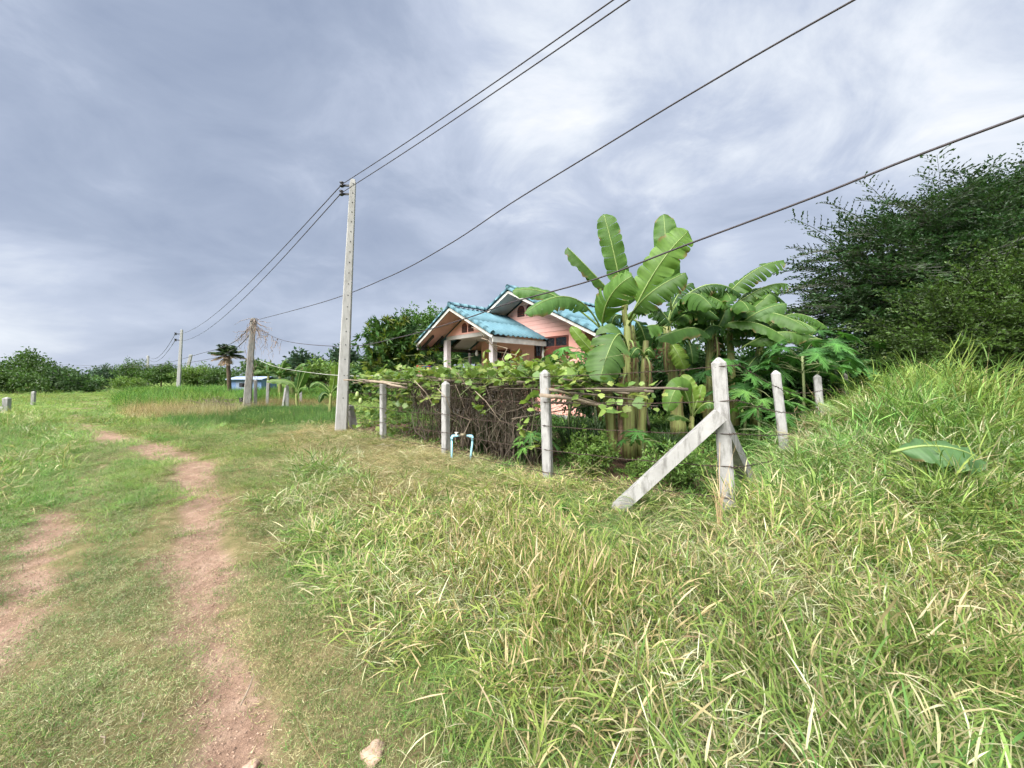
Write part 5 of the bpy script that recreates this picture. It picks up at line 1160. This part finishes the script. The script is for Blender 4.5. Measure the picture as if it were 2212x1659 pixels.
# ---------------------------------------------------------------- dead bean trellis with gourd vine
tr = thing('vine_trellis', 'sagging trellis of dead sticks and stalks along the fence', 'trellis', (-1.1, 7.2, Hf(-1.1, 7.2)))
TO = np.array(tr.location)
stm = []
for i in range(10):
    mb = MB(); n = 5; pts = [np.array([0, 0, k/n]) for k in range(n+1)]
    for k in range(1, n+1): pts[k] = pts[k]+np.array([*(rng.normal(0, .03, 2)), 0])*k
    mb.tube([tuple(p_) for p_ in pts], [.0065*(1-.5*k/n) for k in range(n+1)], 5, True); me = mb.mesh('stick', True); me.materials.append(M['stick'] if i < 8 else M['paleSt']); stm.append(me)
rlm = []
for i in range(6):
    mb = MB(); n = 6; pts = [np.array([*(rng.normal(0, .002, 2)), k/n]) for k in range(n+1)]
    mb.tube([tuple(p_) for p_ in pts], [.0065*(1-.35*k/n)*U(.85, 1.15) for k in range(n+1)], 6, True); me = mb.mesh('rail', True); me.materials.append(M['stick'] if i < 4 else M['paleSt']); rlm.append(me)
def stick(a, b_, name='stick', thick=1.0, mi=None):
    a = np.array(a, float); b_ = np.array(b_, float); d_ = Vector(b_-a)
    o = link(name, (rlm[int(rng.integers(0, 5)) if mi is None else (4+mi % 2 if mi >= 8 else mi % 4)] if name == 'rail' or thick > 2 else stm[int(rng.integers(0, 9)) if mi is None else mi]), None, tr, tuple(a-TO)); o.rotation_euler = d_.to_track_quat('Z', 'Y').to_euler(); L_ = d_.length
    o.scale = (thick, thick, L_); return o
def tp(s, t, z=0): x0, y0 = lotpt(s, t); return np.array([x0, y0, Hf(x0, y0)+z])
TOPZ = 1.24
for i in range(235):
    t = U(1.95, 6.9); s = U(.15, 1.5); lean_ = rng.normal(0, .22); b_ = tp(s, t, -.05)
    if rng.random() < .5: t = U(2.0, 4.6); b_ = tp(s, t, -.05)
    
    if t < 2.35+.95*s: t = 2.35+.95*s+U(0, 3); b_ = tp(s, t, -.05)
    h = U(.75, 1.3); stick(b_, tp(s+rng.normal(0, .15), t+lean_*h+.12, h), 'stalk', U(.7, 1.9))
for i in range(24):      # sticks laid over the top, along the fence
    t = U(.7, 7.5); ln = U(1.2, 2.6); s = U(.05, 1.5); stick(tp(s, t, TOPZ+U(-.16, .06)), tp(s+U(-.4, .4), t+ln, TOPZ+U(-.16, .06)), 'rail', U(1.8, 3.6))
for i in range(16):      # and across it
    t = U(1.6, 8.0); stick(tp(-.12, t, TOPZ+U(-.06, .06)), tp(1.7, t+U(-.4, .4), TOPZ+U(-.05, .1)), 'rail', U(1.8, 3.2))
stick(P(1168, 852, 4.75), P(1330, 880, 5.2), 'rail', 4.5, 9); stick(P(1180, 838, 4.85), P(1300, 872, 5.3), 'rail', 3.2, 9); stick(P(1150, 868, 5.4), P(1420, 878, 5.5), 'rail', 3.0, 1); stick(P(1190, 858, 5.2), P(1405, 842, 5.7), 'rail', 2.4, 1); stick(P(1230, 848, 5.0), P(1395, 866, 5.3), 'rail', 2.4, 2)
stick(P(1300, 848, 5.6), P(1500, 832, 6.2), 'rail', 2.0, 3); stick(P(1105, 905, 5.6), P(1300, 872, 5.7), 'rail', 1.8, 3)
stick(P(1405, 935, 6.4), P(1383, 815, 6.4), 'rail', 4.0, 1); stick(P(1400, 850, 6.4), P(1430, 822, 6.3), 'rail', 2.4, 2)
stick(P(742, 820, 8.4), P(800, 826, 8.6), 'rail', 3.0, 9); stick(P(790, 822, 8.2), P(880, 836, 7.5), 'rail', 5.0, 9); stick(P(900, 810, 7.4), P(985, 825, 7.0), 'rail', 4.0, 9); stick(P(880, 830, 7.6), P(775, 820, 8.6), 'rail', 3, 8)
for a_, b_ in (((1000, 985, 6.7), (915, 830, 7.1)), ((1010, 965, 6.3), (963, 845, 6.5)), ((1090, 935, 6.2), (990, 800, 6.9)), ((1150, 1010, 5.5), (1060, 855, 6.3)), ((1095, 790, 6.8), (1043, 722, 7.2)), ((1110, 800, 6.6), (1068, 745, 7.0))): stick(P(*a_), P(*b_), 'stalk', 1.8, 8)
# fine dead tendrils: past counting
n = 4600; t = U(2.0, 6.9, n); t = np.where(rng.random(n) < .45, U(2.0, 4.8, n), t); s = U(.05, 1.6, n); lowt = t < 2.35+.95*s; t = np.where(lowt, 2.35+.95*s+U(0, 3.2, n), t); X, Y = lotpt(s, t); Z0 = H(X, Y)
hi = rng.random(n) < .42; z = np.where(hi, U(.75, 1.28, n), U(.05, 1.1, n))
V, F_, C_ = strips(np.stack([X, Y, Z0+z], -1), U(0, 6.283, n), U(.2, .8, n), U(.006, .015, n), np.where(hi, U(.6, 2.9, n), U(-.4, .5, n)), rng.normal(0, 1.1, n), jit((.075, .062, .048), n, .5), 5, U(-.8, .8, n))
M['tend'] = leafmat('dead_tendril_mat', .1, .8, .1)
o = link('tendrils', mesh('tendrils', V-TO, F_, C_), M['tend'], tr); o['kind'] = 'stuff'
# gourd vine
gv = thing('gourd_vine', 'green gourd vine sprawling over the top of the dead trellis', 'vine', tuple(TO))
def gourd_tpl(col):
    pts = []
    for i, (a, l_) in enumerate(((-2.5, .75), (-1.35, .92), (0, 1.0), (1.35, .92), (2.5, .75))): pts += [(a-.55, .80*l_), (a-.38, .90*l_), (a-.16, .96*l_), (a, l_), (a+.16, .96*l_), (a+.38, .90*l_)]
    pts.append((2.95, .45)); pts = [(-2.95, .45)]+pts
    V = [(-.25, 0, 0)]+[(r_*math.cos(a)*.95, r_*math.sin(a)*1.0, .14*r_*r_*math.cos(a*2)-.10*r_) for a, r_ in pts]; n_ = len(pts)
    F_ = np.array([(0, i+1, i+2) for i in range(n_-1)]+[(0, n_, 1)]); return np.array(V), F_, np.tile(np.array(col), (n_+1, 1))
GM = []; GT = []
for c_ in ((.165, .26, .062), (.21, .305, .075), (.115, .20, .055), (.25, .31, .085)):
    V, F_, C_ = gourd_tpl(c_); GT.append((V, F_, C_)); me = mesh('gourd_leaf', V, F_, C_, True); me.materials.append(M['leaf']); GM.append(me)
pos = []
def edge_h(t): return .02+.16*vn(np.array([t]), np.array([.5]), 1.3, 4)[0]
for i in range(2700):
    if i < 2200: t = U(1.8, 8.2); s = U(-.15, 1.7); z = TOPZ+edge_h(t)+U(-.10, .20)*(1 if rng.random() < .85 else 1.9); z -= .06*(t < 2.0)
    elif i < 2520: t = 6.4+abs(rng.normal(0, 1.2)); s = U(-.1, .6); z = U(.15, 1.25)
    elif i < 2610: t = rng.choice([5.9, 4.9, 3.6])+rng.normal(0, .15); s = U(-.12, .1); z = TOPZ-U(0, .45)
    elif i < 2640: t = U(.9, 1.7); s = U(.1, .9); z = TOPZ-.12+U(-.28, .12)
    else: continue
    pos.append(tp(s, t, z))
for i in range(26): pos.append(P(1150+U(-32, 30), 850+i*4.6+U(-4, 4), 5.05+U(-.1, .1)))
for i in range(22): pos.append(P(1275+U(-50, 45), 830+U(-20, 40), 5.0+U(-.2, .2)))
for i in range(16): pos.append(P(1060+U(-30, 30), 785+U(-30, 25), 6.9+U(-.3, .3)))
pos = np.array(pos); n = len(pos); near = np.argsort(np.hypot(pos[:, 0]-.3, pos[:, 1])+np.where(pos[:, 2] > 1.2, 0, .6)+np.where(np.arange(n) >= 2640, -5, 0))
sz = U(.04, .09, n); az = U(0, 6.283, n); tl = rng.normal(.35, .5, n); rl = rng.normal(0, .45, n); ti = rng.integers(0, 4, n)
for i in near[:300]: link('leaf', GM[ti[i]], None, gv, tuple(pos[i]-TO), (rl[i], tl[i], az[i]), float(sz[i]))
rest = near[300:]; parts = []
for q_ in range(4):
    k = rest[ti[rest] == q_]; Rm = np.array([np.array(Matrix.Rotation(az[i], 3, 'Z') @ Matrix.Rotation(tl[i], 3, 'Y') @ Matrix.Rotation(rl[i], 3, 'X')) for i in k])
    parts.append(inst(GT[q_], pos[k]-TO, Rm, sz[k], U(.8, 1.2, (len(k), 1))*np.ones((1, 3))))
V, F_, C_ = joinv(parts); o = link('leaf_mass', mesh('leaf_mass', V, F_, C_, True), M['leaf'], gv); o['kind'] = 'stuff'
mb = MB()
for i in range(90):
    p0 = pos[rng.integers(0, n)]; d_ = np.array([U(-.5, .5), U(-.5, .5), U(-.2, .25)]); mb.tube([tuple(p0-TO), tuple(p0+d_*.5+np.array([0, 0, .08])-TO), tuple(p0+d_-TO)], .0035, 4, False)
for i in range(14): q_ = P(1150+rng.normal(0, 6), 850+i*9, 5.1)-TO; 
mb.tube([tuple(P(1148, 840, 5.1)-TO), tuple(P(1155, 890, 5.1)-TO), tuple(P(1146, 940, 5.1)-TO), tuple(P(1150, 985, 5.15)-TO)], .004, 5)
mb.obj('vine_stem', M['pstalk'], gv)['kind'] = 'stuff'
M['gourd'] = pm('gourd_mat', (.32, .40, .16), (.25, .33, .11), 6, .5, 0)
for px_, py_, D in ((772, 852, 8.5), (779, 866, 8.4)):
    mb = MB(); c_ = P(px_, py_, D)-TO; mb.tube([tuple(c_+np.array([0, 0, z])) for z in (.07, .055, .02, -.03, -.055, -.065)], [.008, .025, .038, .042, .028, .006], 10); mb.obj('gourd', M['gourd'], gv, True)
# ---------------------------------------------------------------- big trees at the right
sp = [spray_tpl(.95, 15, 6, .085, .5, (.028, .070, .020), .30) for _ in range(4)]
sp2 = [spray_tpl(.7, 11, 6, .075, .5, (.075, .135, .028), .3) for _ in range(3)]
bl = [(P(1850, 610, 11.8), .9), (P(1900, 560, 12.0), .8), (P(1960, 560, 12.0), 1.1), (P(2040, 530, 12.2), 1.2), (P(2110, 500, 12.3), 1.15), (P(2200, 505, 12.5), 1.35), (P(2330, 520, 13), 2.0), (P(1850, 690, 11.4), .9), (P(1960, 660, 11.2), 1.3), (P(2090, 630, 11.2), 1.6), (P(2270, 610, 11.8), 2.2), (P(2450, 590, 12.5), 2.4), (P(1900, 770, 10.8), .8), (P(2030, 760, 10.8), 1.3), (P(2190, 750, 11), 1.7)]
tree('spreading_tree', 'large dark feathery tree filling the right edge of the picture', 'tree', bl, (15.0, 13.2, .2), sp, 2350, .26, 1.1, .05, (-.45, -.15, 0), (.8, 1.5), .5, None, .5, rollj=.14, plumes=(spray_tpl(1.7, 26, 4, .085, .5, (.028, .06, .016), .42), 250, (.8, 1.45)))
bl = [(P(2060, 735, 8.6), .9), (P(2140, 700, 8.7), 1.1), (P(2230, 690, 9.0), 1.4), (P(2030, 800, 8.4), .8), (P(2150, 790, 8.3), 1.1), (P(2280, 770, 8.6), 1.4)]
tree('feathery_bush', 'lighter green feathery bush in front of the dark tree at the right edge', 'bush', bl, (11.3, 9.0, .6), sp2, 1500, .09, 1.0, .1, (-.3, -.2, 0), (.7, 1.2), .3, None, .5)
# ---------------------------------------------------------------- trees left of the house
man = [rosette_tpl(14, .30, .24, (.055, .12, .03)) for _ in range(3)]
bro = [clump_tpl(26, .34, .17, .5, (.07, .15, .026)) for _ in range(4)]
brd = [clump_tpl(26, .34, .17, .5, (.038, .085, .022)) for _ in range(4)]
tree('mango_tree', 'mango tree with hanging yellow brown young leaves left of the house', 'tree', [(P(838, 748, 15.2), .85), (P(822, 712, 15.2), .45), (P(870, 740, 15.4), .8), (P(900, 765, 15.6), .8), (P(815, 775, 15.2), .5), (P(860, 715, 15.3), .5)], (-4.4, 15.4, .1), man, 520, .09, .8, -.15, sc=(.7, 1.1), yellow=.22, shell=.4)
tree('broad_tree', 'light green rounded tree rising behind the mango tree', 'tree', [(P(900, 712, 19), .95), (P(935, 700, 19), .8), (P(868, 722, 19), .7), (P(930, 740, 18.5), 1.0), (P(880, 755, 18.5), 1.1), (P(955, 770, 18), .8)], (-4.4, 19, 0), bro, 620, .12, 1, .3, sc=(.6, 1.0), shell=.4)
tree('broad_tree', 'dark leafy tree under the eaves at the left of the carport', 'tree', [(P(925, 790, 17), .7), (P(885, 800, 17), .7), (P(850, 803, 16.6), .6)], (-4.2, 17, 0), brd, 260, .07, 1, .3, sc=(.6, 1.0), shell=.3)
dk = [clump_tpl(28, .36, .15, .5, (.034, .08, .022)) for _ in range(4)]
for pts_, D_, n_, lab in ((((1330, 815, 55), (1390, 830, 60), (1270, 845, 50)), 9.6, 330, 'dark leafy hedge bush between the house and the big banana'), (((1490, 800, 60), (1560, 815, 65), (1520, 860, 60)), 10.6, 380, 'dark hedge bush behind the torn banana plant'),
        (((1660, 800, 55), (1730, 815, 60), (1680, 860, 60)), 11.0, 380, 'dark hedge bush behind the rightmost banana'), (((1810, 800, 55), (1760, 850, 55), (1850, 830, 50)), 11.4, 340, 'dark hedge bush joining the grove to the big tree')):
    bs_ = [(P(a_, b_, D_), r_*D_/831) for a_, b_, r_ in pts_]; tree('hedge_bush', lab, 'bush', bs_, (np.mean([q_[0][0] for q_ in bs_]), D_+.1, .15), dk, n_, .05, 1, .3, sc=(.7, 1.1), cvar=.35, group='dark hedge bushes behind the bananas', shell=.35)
# ---------------------------------------------------------------- the tree line
def ftpl(col, ls): return [clump_tpl(22, 3.2*ls, ls*1.5, .55, col, .35) for _ in range(3)]
T_mid, T_dark, T_lite, T_blue = ftpl((.075, .14, .038), .20), ftpl((.045, .09, .03), .20), ftpl((.12, .195, .045), .18), ftpl((.05, .09, .055), .28)
def far_tree(pts, D, tp_, n, label, name='field_tree', tr_=.12, group='trees along the field edge', cvar=.35, sc=(.6, 1.15), **k):
    bs_ = [(P(a, b_, D+U(-.6, .6)), r_*D/831) for a, b_, r_ in pts]; cx_ = np.mean([b_[0][0] for b_ in bs_])
    tree(name, label, 'tree', bs_, (cx_, D, -.05), tp_, n, tr_, 1, .3, sc=sc, cvar=cvar, group=group, shell=.35, fork=.5, zmin=0.0, **k)
far_tree([(60, 786, 26), (85, 800, 28), (30, 800, 26), (64, 770, 14), (120, 812, 26)], 44, T_mid, 260, 'tallest bushy tree of the left thicket with airy top')
far_tree([(15, 825, 26), (50, 832, 26), (-30, 815, 34), (85, 838, 20)], 38, T_mid, 220, 'spreading bush at the left edge behind the marker posts', 'field_bush')
far_tree([(140, 815, 24), (165, 830, 22), (115, 832, 26), (185, 838, 16)], 42, T_dark, 240, 'dark green bush in the middle of the left thicket', 'field_bush')
far_tree([(195, 830, 18), (210, 838, 14), (178, 842, 16)], 46, T_mid, 130, 'low bush at the right end of the left thicket', 'field_bush')
far_tree([(228, 808, 20), (245, 818, 18), (235, 830, 18), (215, 820, 14)], 78, T_blue, 240, 'dark bluish tree closing the end of the track')
far_tree([(285, 790, 18), (305, 800, 20), (270, 805, 18), (290, 815, 22), (320, 812, 20)], 72, T_mid, 260, 'broad green tree behind the small distant pole')
far_tree([(262, 828, 14), (280, 832, 12), (298, 830, 14)], 52, T_lite, 120, 'pale green bush right of the end of the track', 'field_bush')
far_tree([(345, 808, 20), (370, 812, 20), (330, 818, 16), (355, 796, 12)], 62, T_mid, 220, 'green tree just left of the second utility pole')
far_tree([(405, 812, 20), (430, 808, 22), (420, 822, 18), (450, 815, 18)], 54, T_lite, 240, 'fresh green tree right of the second utility pole')
far_tree([(472, 812, 18), (500, 820, 16), (455, 822, 16)], 50, T_mid, 180, 'green bush at the foot of the palm', 'field_bush')
far_tree([(545, 790, 14), (562, 798, 14), (575, 806, 14)], 40, T_mid, 140, 'small tree behind the old leaning pole')
far_tree([(650, 780, 14), (668, 786, 14), (640, 792, 14), (690, 795, 16)], 45, T_blue, 180, 'dark tree behind the far banana grove')
far_tree([(745, 775, 15), (760, 790, 18), (735, 785, 13), (780, 800, 16)], 38, T_blue, 190, 'dark airy tree just right of the tall utility pole')
far_tree([(700, 800, 22), (735, 806, 24), (770, 812, 20), (670, 812, 18)], 30, T_lite, 260, 'wide light green bush behind the tall utility pole', 'field_bush')
far_tree([(800, 812, 20), (830, 815, 18), (770, 828, 14)], 24, T_dark, 200, 'dark bush between the tall pole and the mango tree', 'field_bush')
# bare grey tree
bt = P(705, 815, 48); bt[2] = 0; r_ = thing('bare_tree', 'bare grey leafless tree in the tree line left of the tall pole', 'tree', tuple(bt))
mb = MB()
def twig(p_, d_, ln, r0, dep):
    e_ = p_+d_*ln; mb.tube([tuple(p_), tuple((p_+e_)/2+rng.normal(0, .05*ln, 3)), tuple(e_)], [r0, r0*.85, r0*.65], 4, False)
    if dep:
        for _ in range(3): twig(p_+d_*ln*U(.55, 1), nrm(d_+rng.normal(0, .45, 3)+np.array([0, 0, .15])), ln*U(.55, .8), r0*.6, dep-1)
for k in range(4): twig(np.array([U(-1.2, 1.2), 0, -.05]), nrm(np.array([U(-.3, .3), 0, 1])), 1.7, .11, 4)
mb.obj('branches', pm('bare_branch_mat', (.30, .24, .22), (.2, .16, .15), 3, .9, 0), r_)
# far wood that reads as one mass
n = 2600; a = U(-1.0, 1.02, n); D = U(120, 170, n); X = np.tan(a)*D; top = 1.6+3.0*vn(X, D*0, .05, 3)+1.2*vn(X, D*0, .2, 6); Z = U(.1, 1, n)**.7*top
V, F_, C_ = joinv([inst(q_, np.stack([X, D, Z], -1)[i::3], frames(rng.normal(0, 1, (len(X[i::3]), 3))), U(1.3, 2.2, len(X[i::3])), U(.75, 1.25, (len(X[i::3]), 1))*np.ones((1, 3))) for i, q_ in enumerate(T_blue)])
o = link('distant_wood', mesh('distant_wood', V, F_, C_), M['leaf']); tag(o, 'low dark band of distant woodland along the horizon', 'wood', kind='stuff')
# ---------------------------------------------------------------- palm, far bananas, blue-roofed shed
pbp = P(497, 825, 31); pbp[2] = 0; pt = P(492, 768, 31); pr = thing('palm_tree', 'scruffy palm with some dead fronds behind the old leaning pole', 'palm', tuple(pbp))
mb = MB(); mb.tube([(0, 0, -.1), tuple((pt-pbp)*.5), tuple(pt-pbp)], [.17, .14, .15], 8); mb.obj('trunk', M['bark'], pr, True)
for i in range(24):
    dead = i >= 15; a = U(0, 6.283); el = U(.25, 1.45) if not dead else U(-.6, .35); ln = U(.9, 1.4)
    n = 30; u = np.linspace(.1, 1, n); dr = np.array([math.cos(a), math.sin(a)]); r_ = u*ln*math.cos(el)*(1+.1*u); z = u*ln*math.sin(el)-.38*u*u*(1.0 if not dead else .5)
    c3 = np.stack([dr[0]*r_, dr[1]*r_, z], -1)+(pt-pbp); tang = nrm(np.gradient(c3, axis=0)); sdv = nrm(np.cross(tang, [0, 0, 1.])); parts = []
    for sg in (-1, 1):
        ax = tang*.7+sdv*sg*.8+np.array([0, 0, -.35]); parts.append(leafdiam(c3, ax, .55*np.sin(np.pi*np.clip(u*.9+.08, 0, 1))**.6, np.full(n, .07 if not dead else .04), jit((.04, .075, .025) if not dead else (.27, .19, .13), n, .2)))
    V, F_, C_ = joinv(parts); f_ = link('frond', mesh('frond', V, F_, C_), M['leaf'], pr)
    if dead: f_['label'] = 'dead tan frond'
    mb = MB(); mb.tube([tuple(q_) for q_ in c3[::3]], .022, 4, False); mb.obj('rachis', M['paleSt'] if dead else M['pstalk'], f_)
fl = [('dense far banana plant behind the fence posts', 605, 27), ('left plant of the far banana grove beyond the fence', 580, 28), ('right plant of the far banana grove beyond the fence', 632, 28)]
for lab, px_, D in fl:
    b_ = P(px_, 850, D); b_[2] = 0; r_ = thing('banana_plant', lab, 'banana plant', tuple(b_), 0, 'far banana grove'); tp_ = P(px_, 812, D); pstem(r_, [b_, (b_+tp_)/2, tp_], .16, .09)
    for i in range(11):
        a = i*2.4+U(-.3, .3); el = U(.1, 1.25); ln = U(1.1, 1.7); hd = np.array([math.cos(a), math.sin(a), 0]); e1 = tp_+hd*ln*.5*math.cos(el)+np.array([0, 0, ln*.62*math.sin(el)]); e2 = tp_+hd*ln*math.cos(el)+np.array([0, 0, ln*(math.sin(el)-.25)])
        banana_leaf(r_, tp_, e1, e2, U(.4, .55), .4, .45, .3 if i % 3 else 0, .12, DL if i % 2 else GL, ribr=.03)
sh = P(540, 845, 36); sb = thing('shed', 'small shed with pale blue sheet walls and roof behind the old pole', 'shed', (sh[0], sh[1], 0), .12)
M['shedb'] = pm('blue_sheet_mat', (.22, .33, .56), (.16, .26, .46), 1.5, .6, .05); M['shedr'] = pm('pale_sheet_mat', (.30, .37, .50), (.24, .30, .42), 1.2, .5, .05)
q = MB(); q.box(-1.7, 1.0, 0, 3, 0, 1.42); q.obj('wall', M['shedb'], sb)
q = MB(); q.prism([(-.35, 1.46), (1.5, 1.72), (3.35, 1.46), (3.35, 1.40), (1.5, 1.66), (-.35, 1.40)], 'x', -1.95, 1.25); q.obj('roof', M['shedr'], sb)
q = MB(); q.box(-1.2, -.3, -.03, -.002, 0, 1.3); q.obj('door', M['shedr'], sb)
# brush pile of dark twigs by the old pole
mb = MB()
for i in range(120):
    c_ = P(470+U(-45, 55), 885, 16.8); p0 = np.array([c_[0], c_[1]+U(-.5, .5), U(.05, .55)]); d_ = np.array([U(-.6, .6), U(-.3, .3), U(-.2, .3)]); mb.tube([tuple(p0), tuple(p0+d_*.5+rng.normal(0, .05, 3)), tuple(p0+d_)], [.014, .011, .005], 4, False)
tag(mb.obj('brush_pile', M['stick'], None), 'pile of dry grey brushwood in front of the reed field', 'brushwood')
# ---------------------------------------------------------------- small things on the ground
def stone(p_, sx, sy, sz, label, mat):
    n = 10; V = []; 
    for i in range(n+1):
        th = math.pi*i/n
        for k in range(14):
            ph = 2*math.pi*k/14; r_ = 1+.18*math.sin(3*ph+i)+.12*math.sin(5*ph-2*i)+U(-.05, .05); V.append((sx*r_*math.sin(th)*math.cos(ph), sy*r_*math.sin(th)*math.sin(ph), sz*math.cos(th)*(1+.1*math.sin(ph*2))))
    F_ = [(i*14+k, i*14+(k+1) % 14, (i+1)*14+(k+1) % 14, (i+1)*14+k) for i in range(n) for k in range(14)]
    return tag(link('stone', mesh('stone', V, F_, None, True), mat, None, tuple(p_)), label, 'stone')
M['rock'] = pm('rock_mat', (.47, .33, .25), (.30, .19, .14), 18, .95, .5)
stone((-.55, 1.52, Hf(-.55, 1.52)+.012), .042, .05, .024, 'flat tan stone on the turf at the bottom edge', M['rock'])
stone((-1.02, 1.50, Hf(-1.02, 1.5)-.012), .028, .034, .016, 'pale stone set in the near end of the red track', M['rock'])
q_ = P(370, 995, 7.0)
fl_ = banana_leaf(None, P(1925, 978, 3.60), P(2030, 964, 3.46), P(2130, 998, 3.36), .38, .45, .35, 0, .08, (.085, .17, .065), 'fallen_banana_leaf'); fl_.location = P(1925, 978, 3.60); tag(fl_, 'large fallen banana leaf lying on the tall grass at the right', 'leaf')
fl_ = banana_leaf(None, P(1768, 872, 6.3), P(1795, 882, 6.1), P(1850, 912, 5.9), .20, .5, .35, 0, .05, (.22, .30, .14), 'fallen_banana_leaf'); fl_.location = P(1768, 872, 6.3); tag(fl_, 'pale curled banana leaf below the third right fence post', 'leaf')
# dry reed stalks before the corner post
st = thing('dry_stalk', 'bundle of dry straw stalks standing before the corner post', 'dry grass', tuple(gz_(P(1553, 1190, 3.15))))
for i in range(13):
    mb = MB(); a = U(0, 6.283); h = U(.35, .75); w = U(.02, .30); mb.tube([(U(-.02, .02), U(-.02, .02), -.05), (w*.25*math.cos(a), w*.25*math.sin(a), h*.55), (w*math.cos(a), w*math.sin(a), h)], [.0028, .002, .001], 4, False); mb.obj('stalk', M['strawm'] if 'strawm' in M else M.setdefault('strawm', pm('straw_stalk_mat', (.50, .37, .21), (.36, .25, .13), 9, .8, 0)), st)
# litter by the trellis foot, twigs on the path
M['litter'] = pm('pale_litter_mat', (.62, .58, .48), (.4, .36, .28), 9, .8, 0)
HL = ['leftmost', 'second', 'third', 'rightmost']
for i in range(4):
    c_ = P(828+i*18, 968+U(-7, 7), 7.6); c_[2] = Hf(c_[0], c_[1])+.02; mb = MB(); a = U(0, 3.14); l_ = U(.09, .18); mb.tube([(-l_*math.cos(a), -l_*math.sin(a), 0), (0, 0, U(.01, .04)), (l_*math.cos(a), l_*math.sin(a), 0)], [.006, .014, .004], 5); o = mb.obj('dry_husk', M['litter'], None, loc=tuple(c_)); tag(o, HL[i]+' pale dry husk in the row on bare soil right of the pole', 'husk', 'husks on the soil near the pole')
for k, (px_, py_, l_, a, lab) in enumerate(((535, 1500, .10, 1.9, 'thin bent dry twig lying on the bare near track'), (305, 1558, .035, 2.2, 'short pale twig on the turf left of the track'), (222, 1610, .03, -.6, 'pale broken twig at the lower left of the turf'))):
    D = 1.5*831/(py_-818); c_ = P(px_, py_, D); c_[2] = Hf(c_[0], c_[1])+.02; mb = MB(); mb.tube([(-l_*math.cos(a), -l_*math.sin(a), 0), (.01, 0, .012), (l_*math.cos(a), l_*math.sin(a), .0)], [.003, .0035, .002], 5); tag(mb.obj('twig', M['paleSt'], None, loc=tuple(c_)), lab, 'twig')
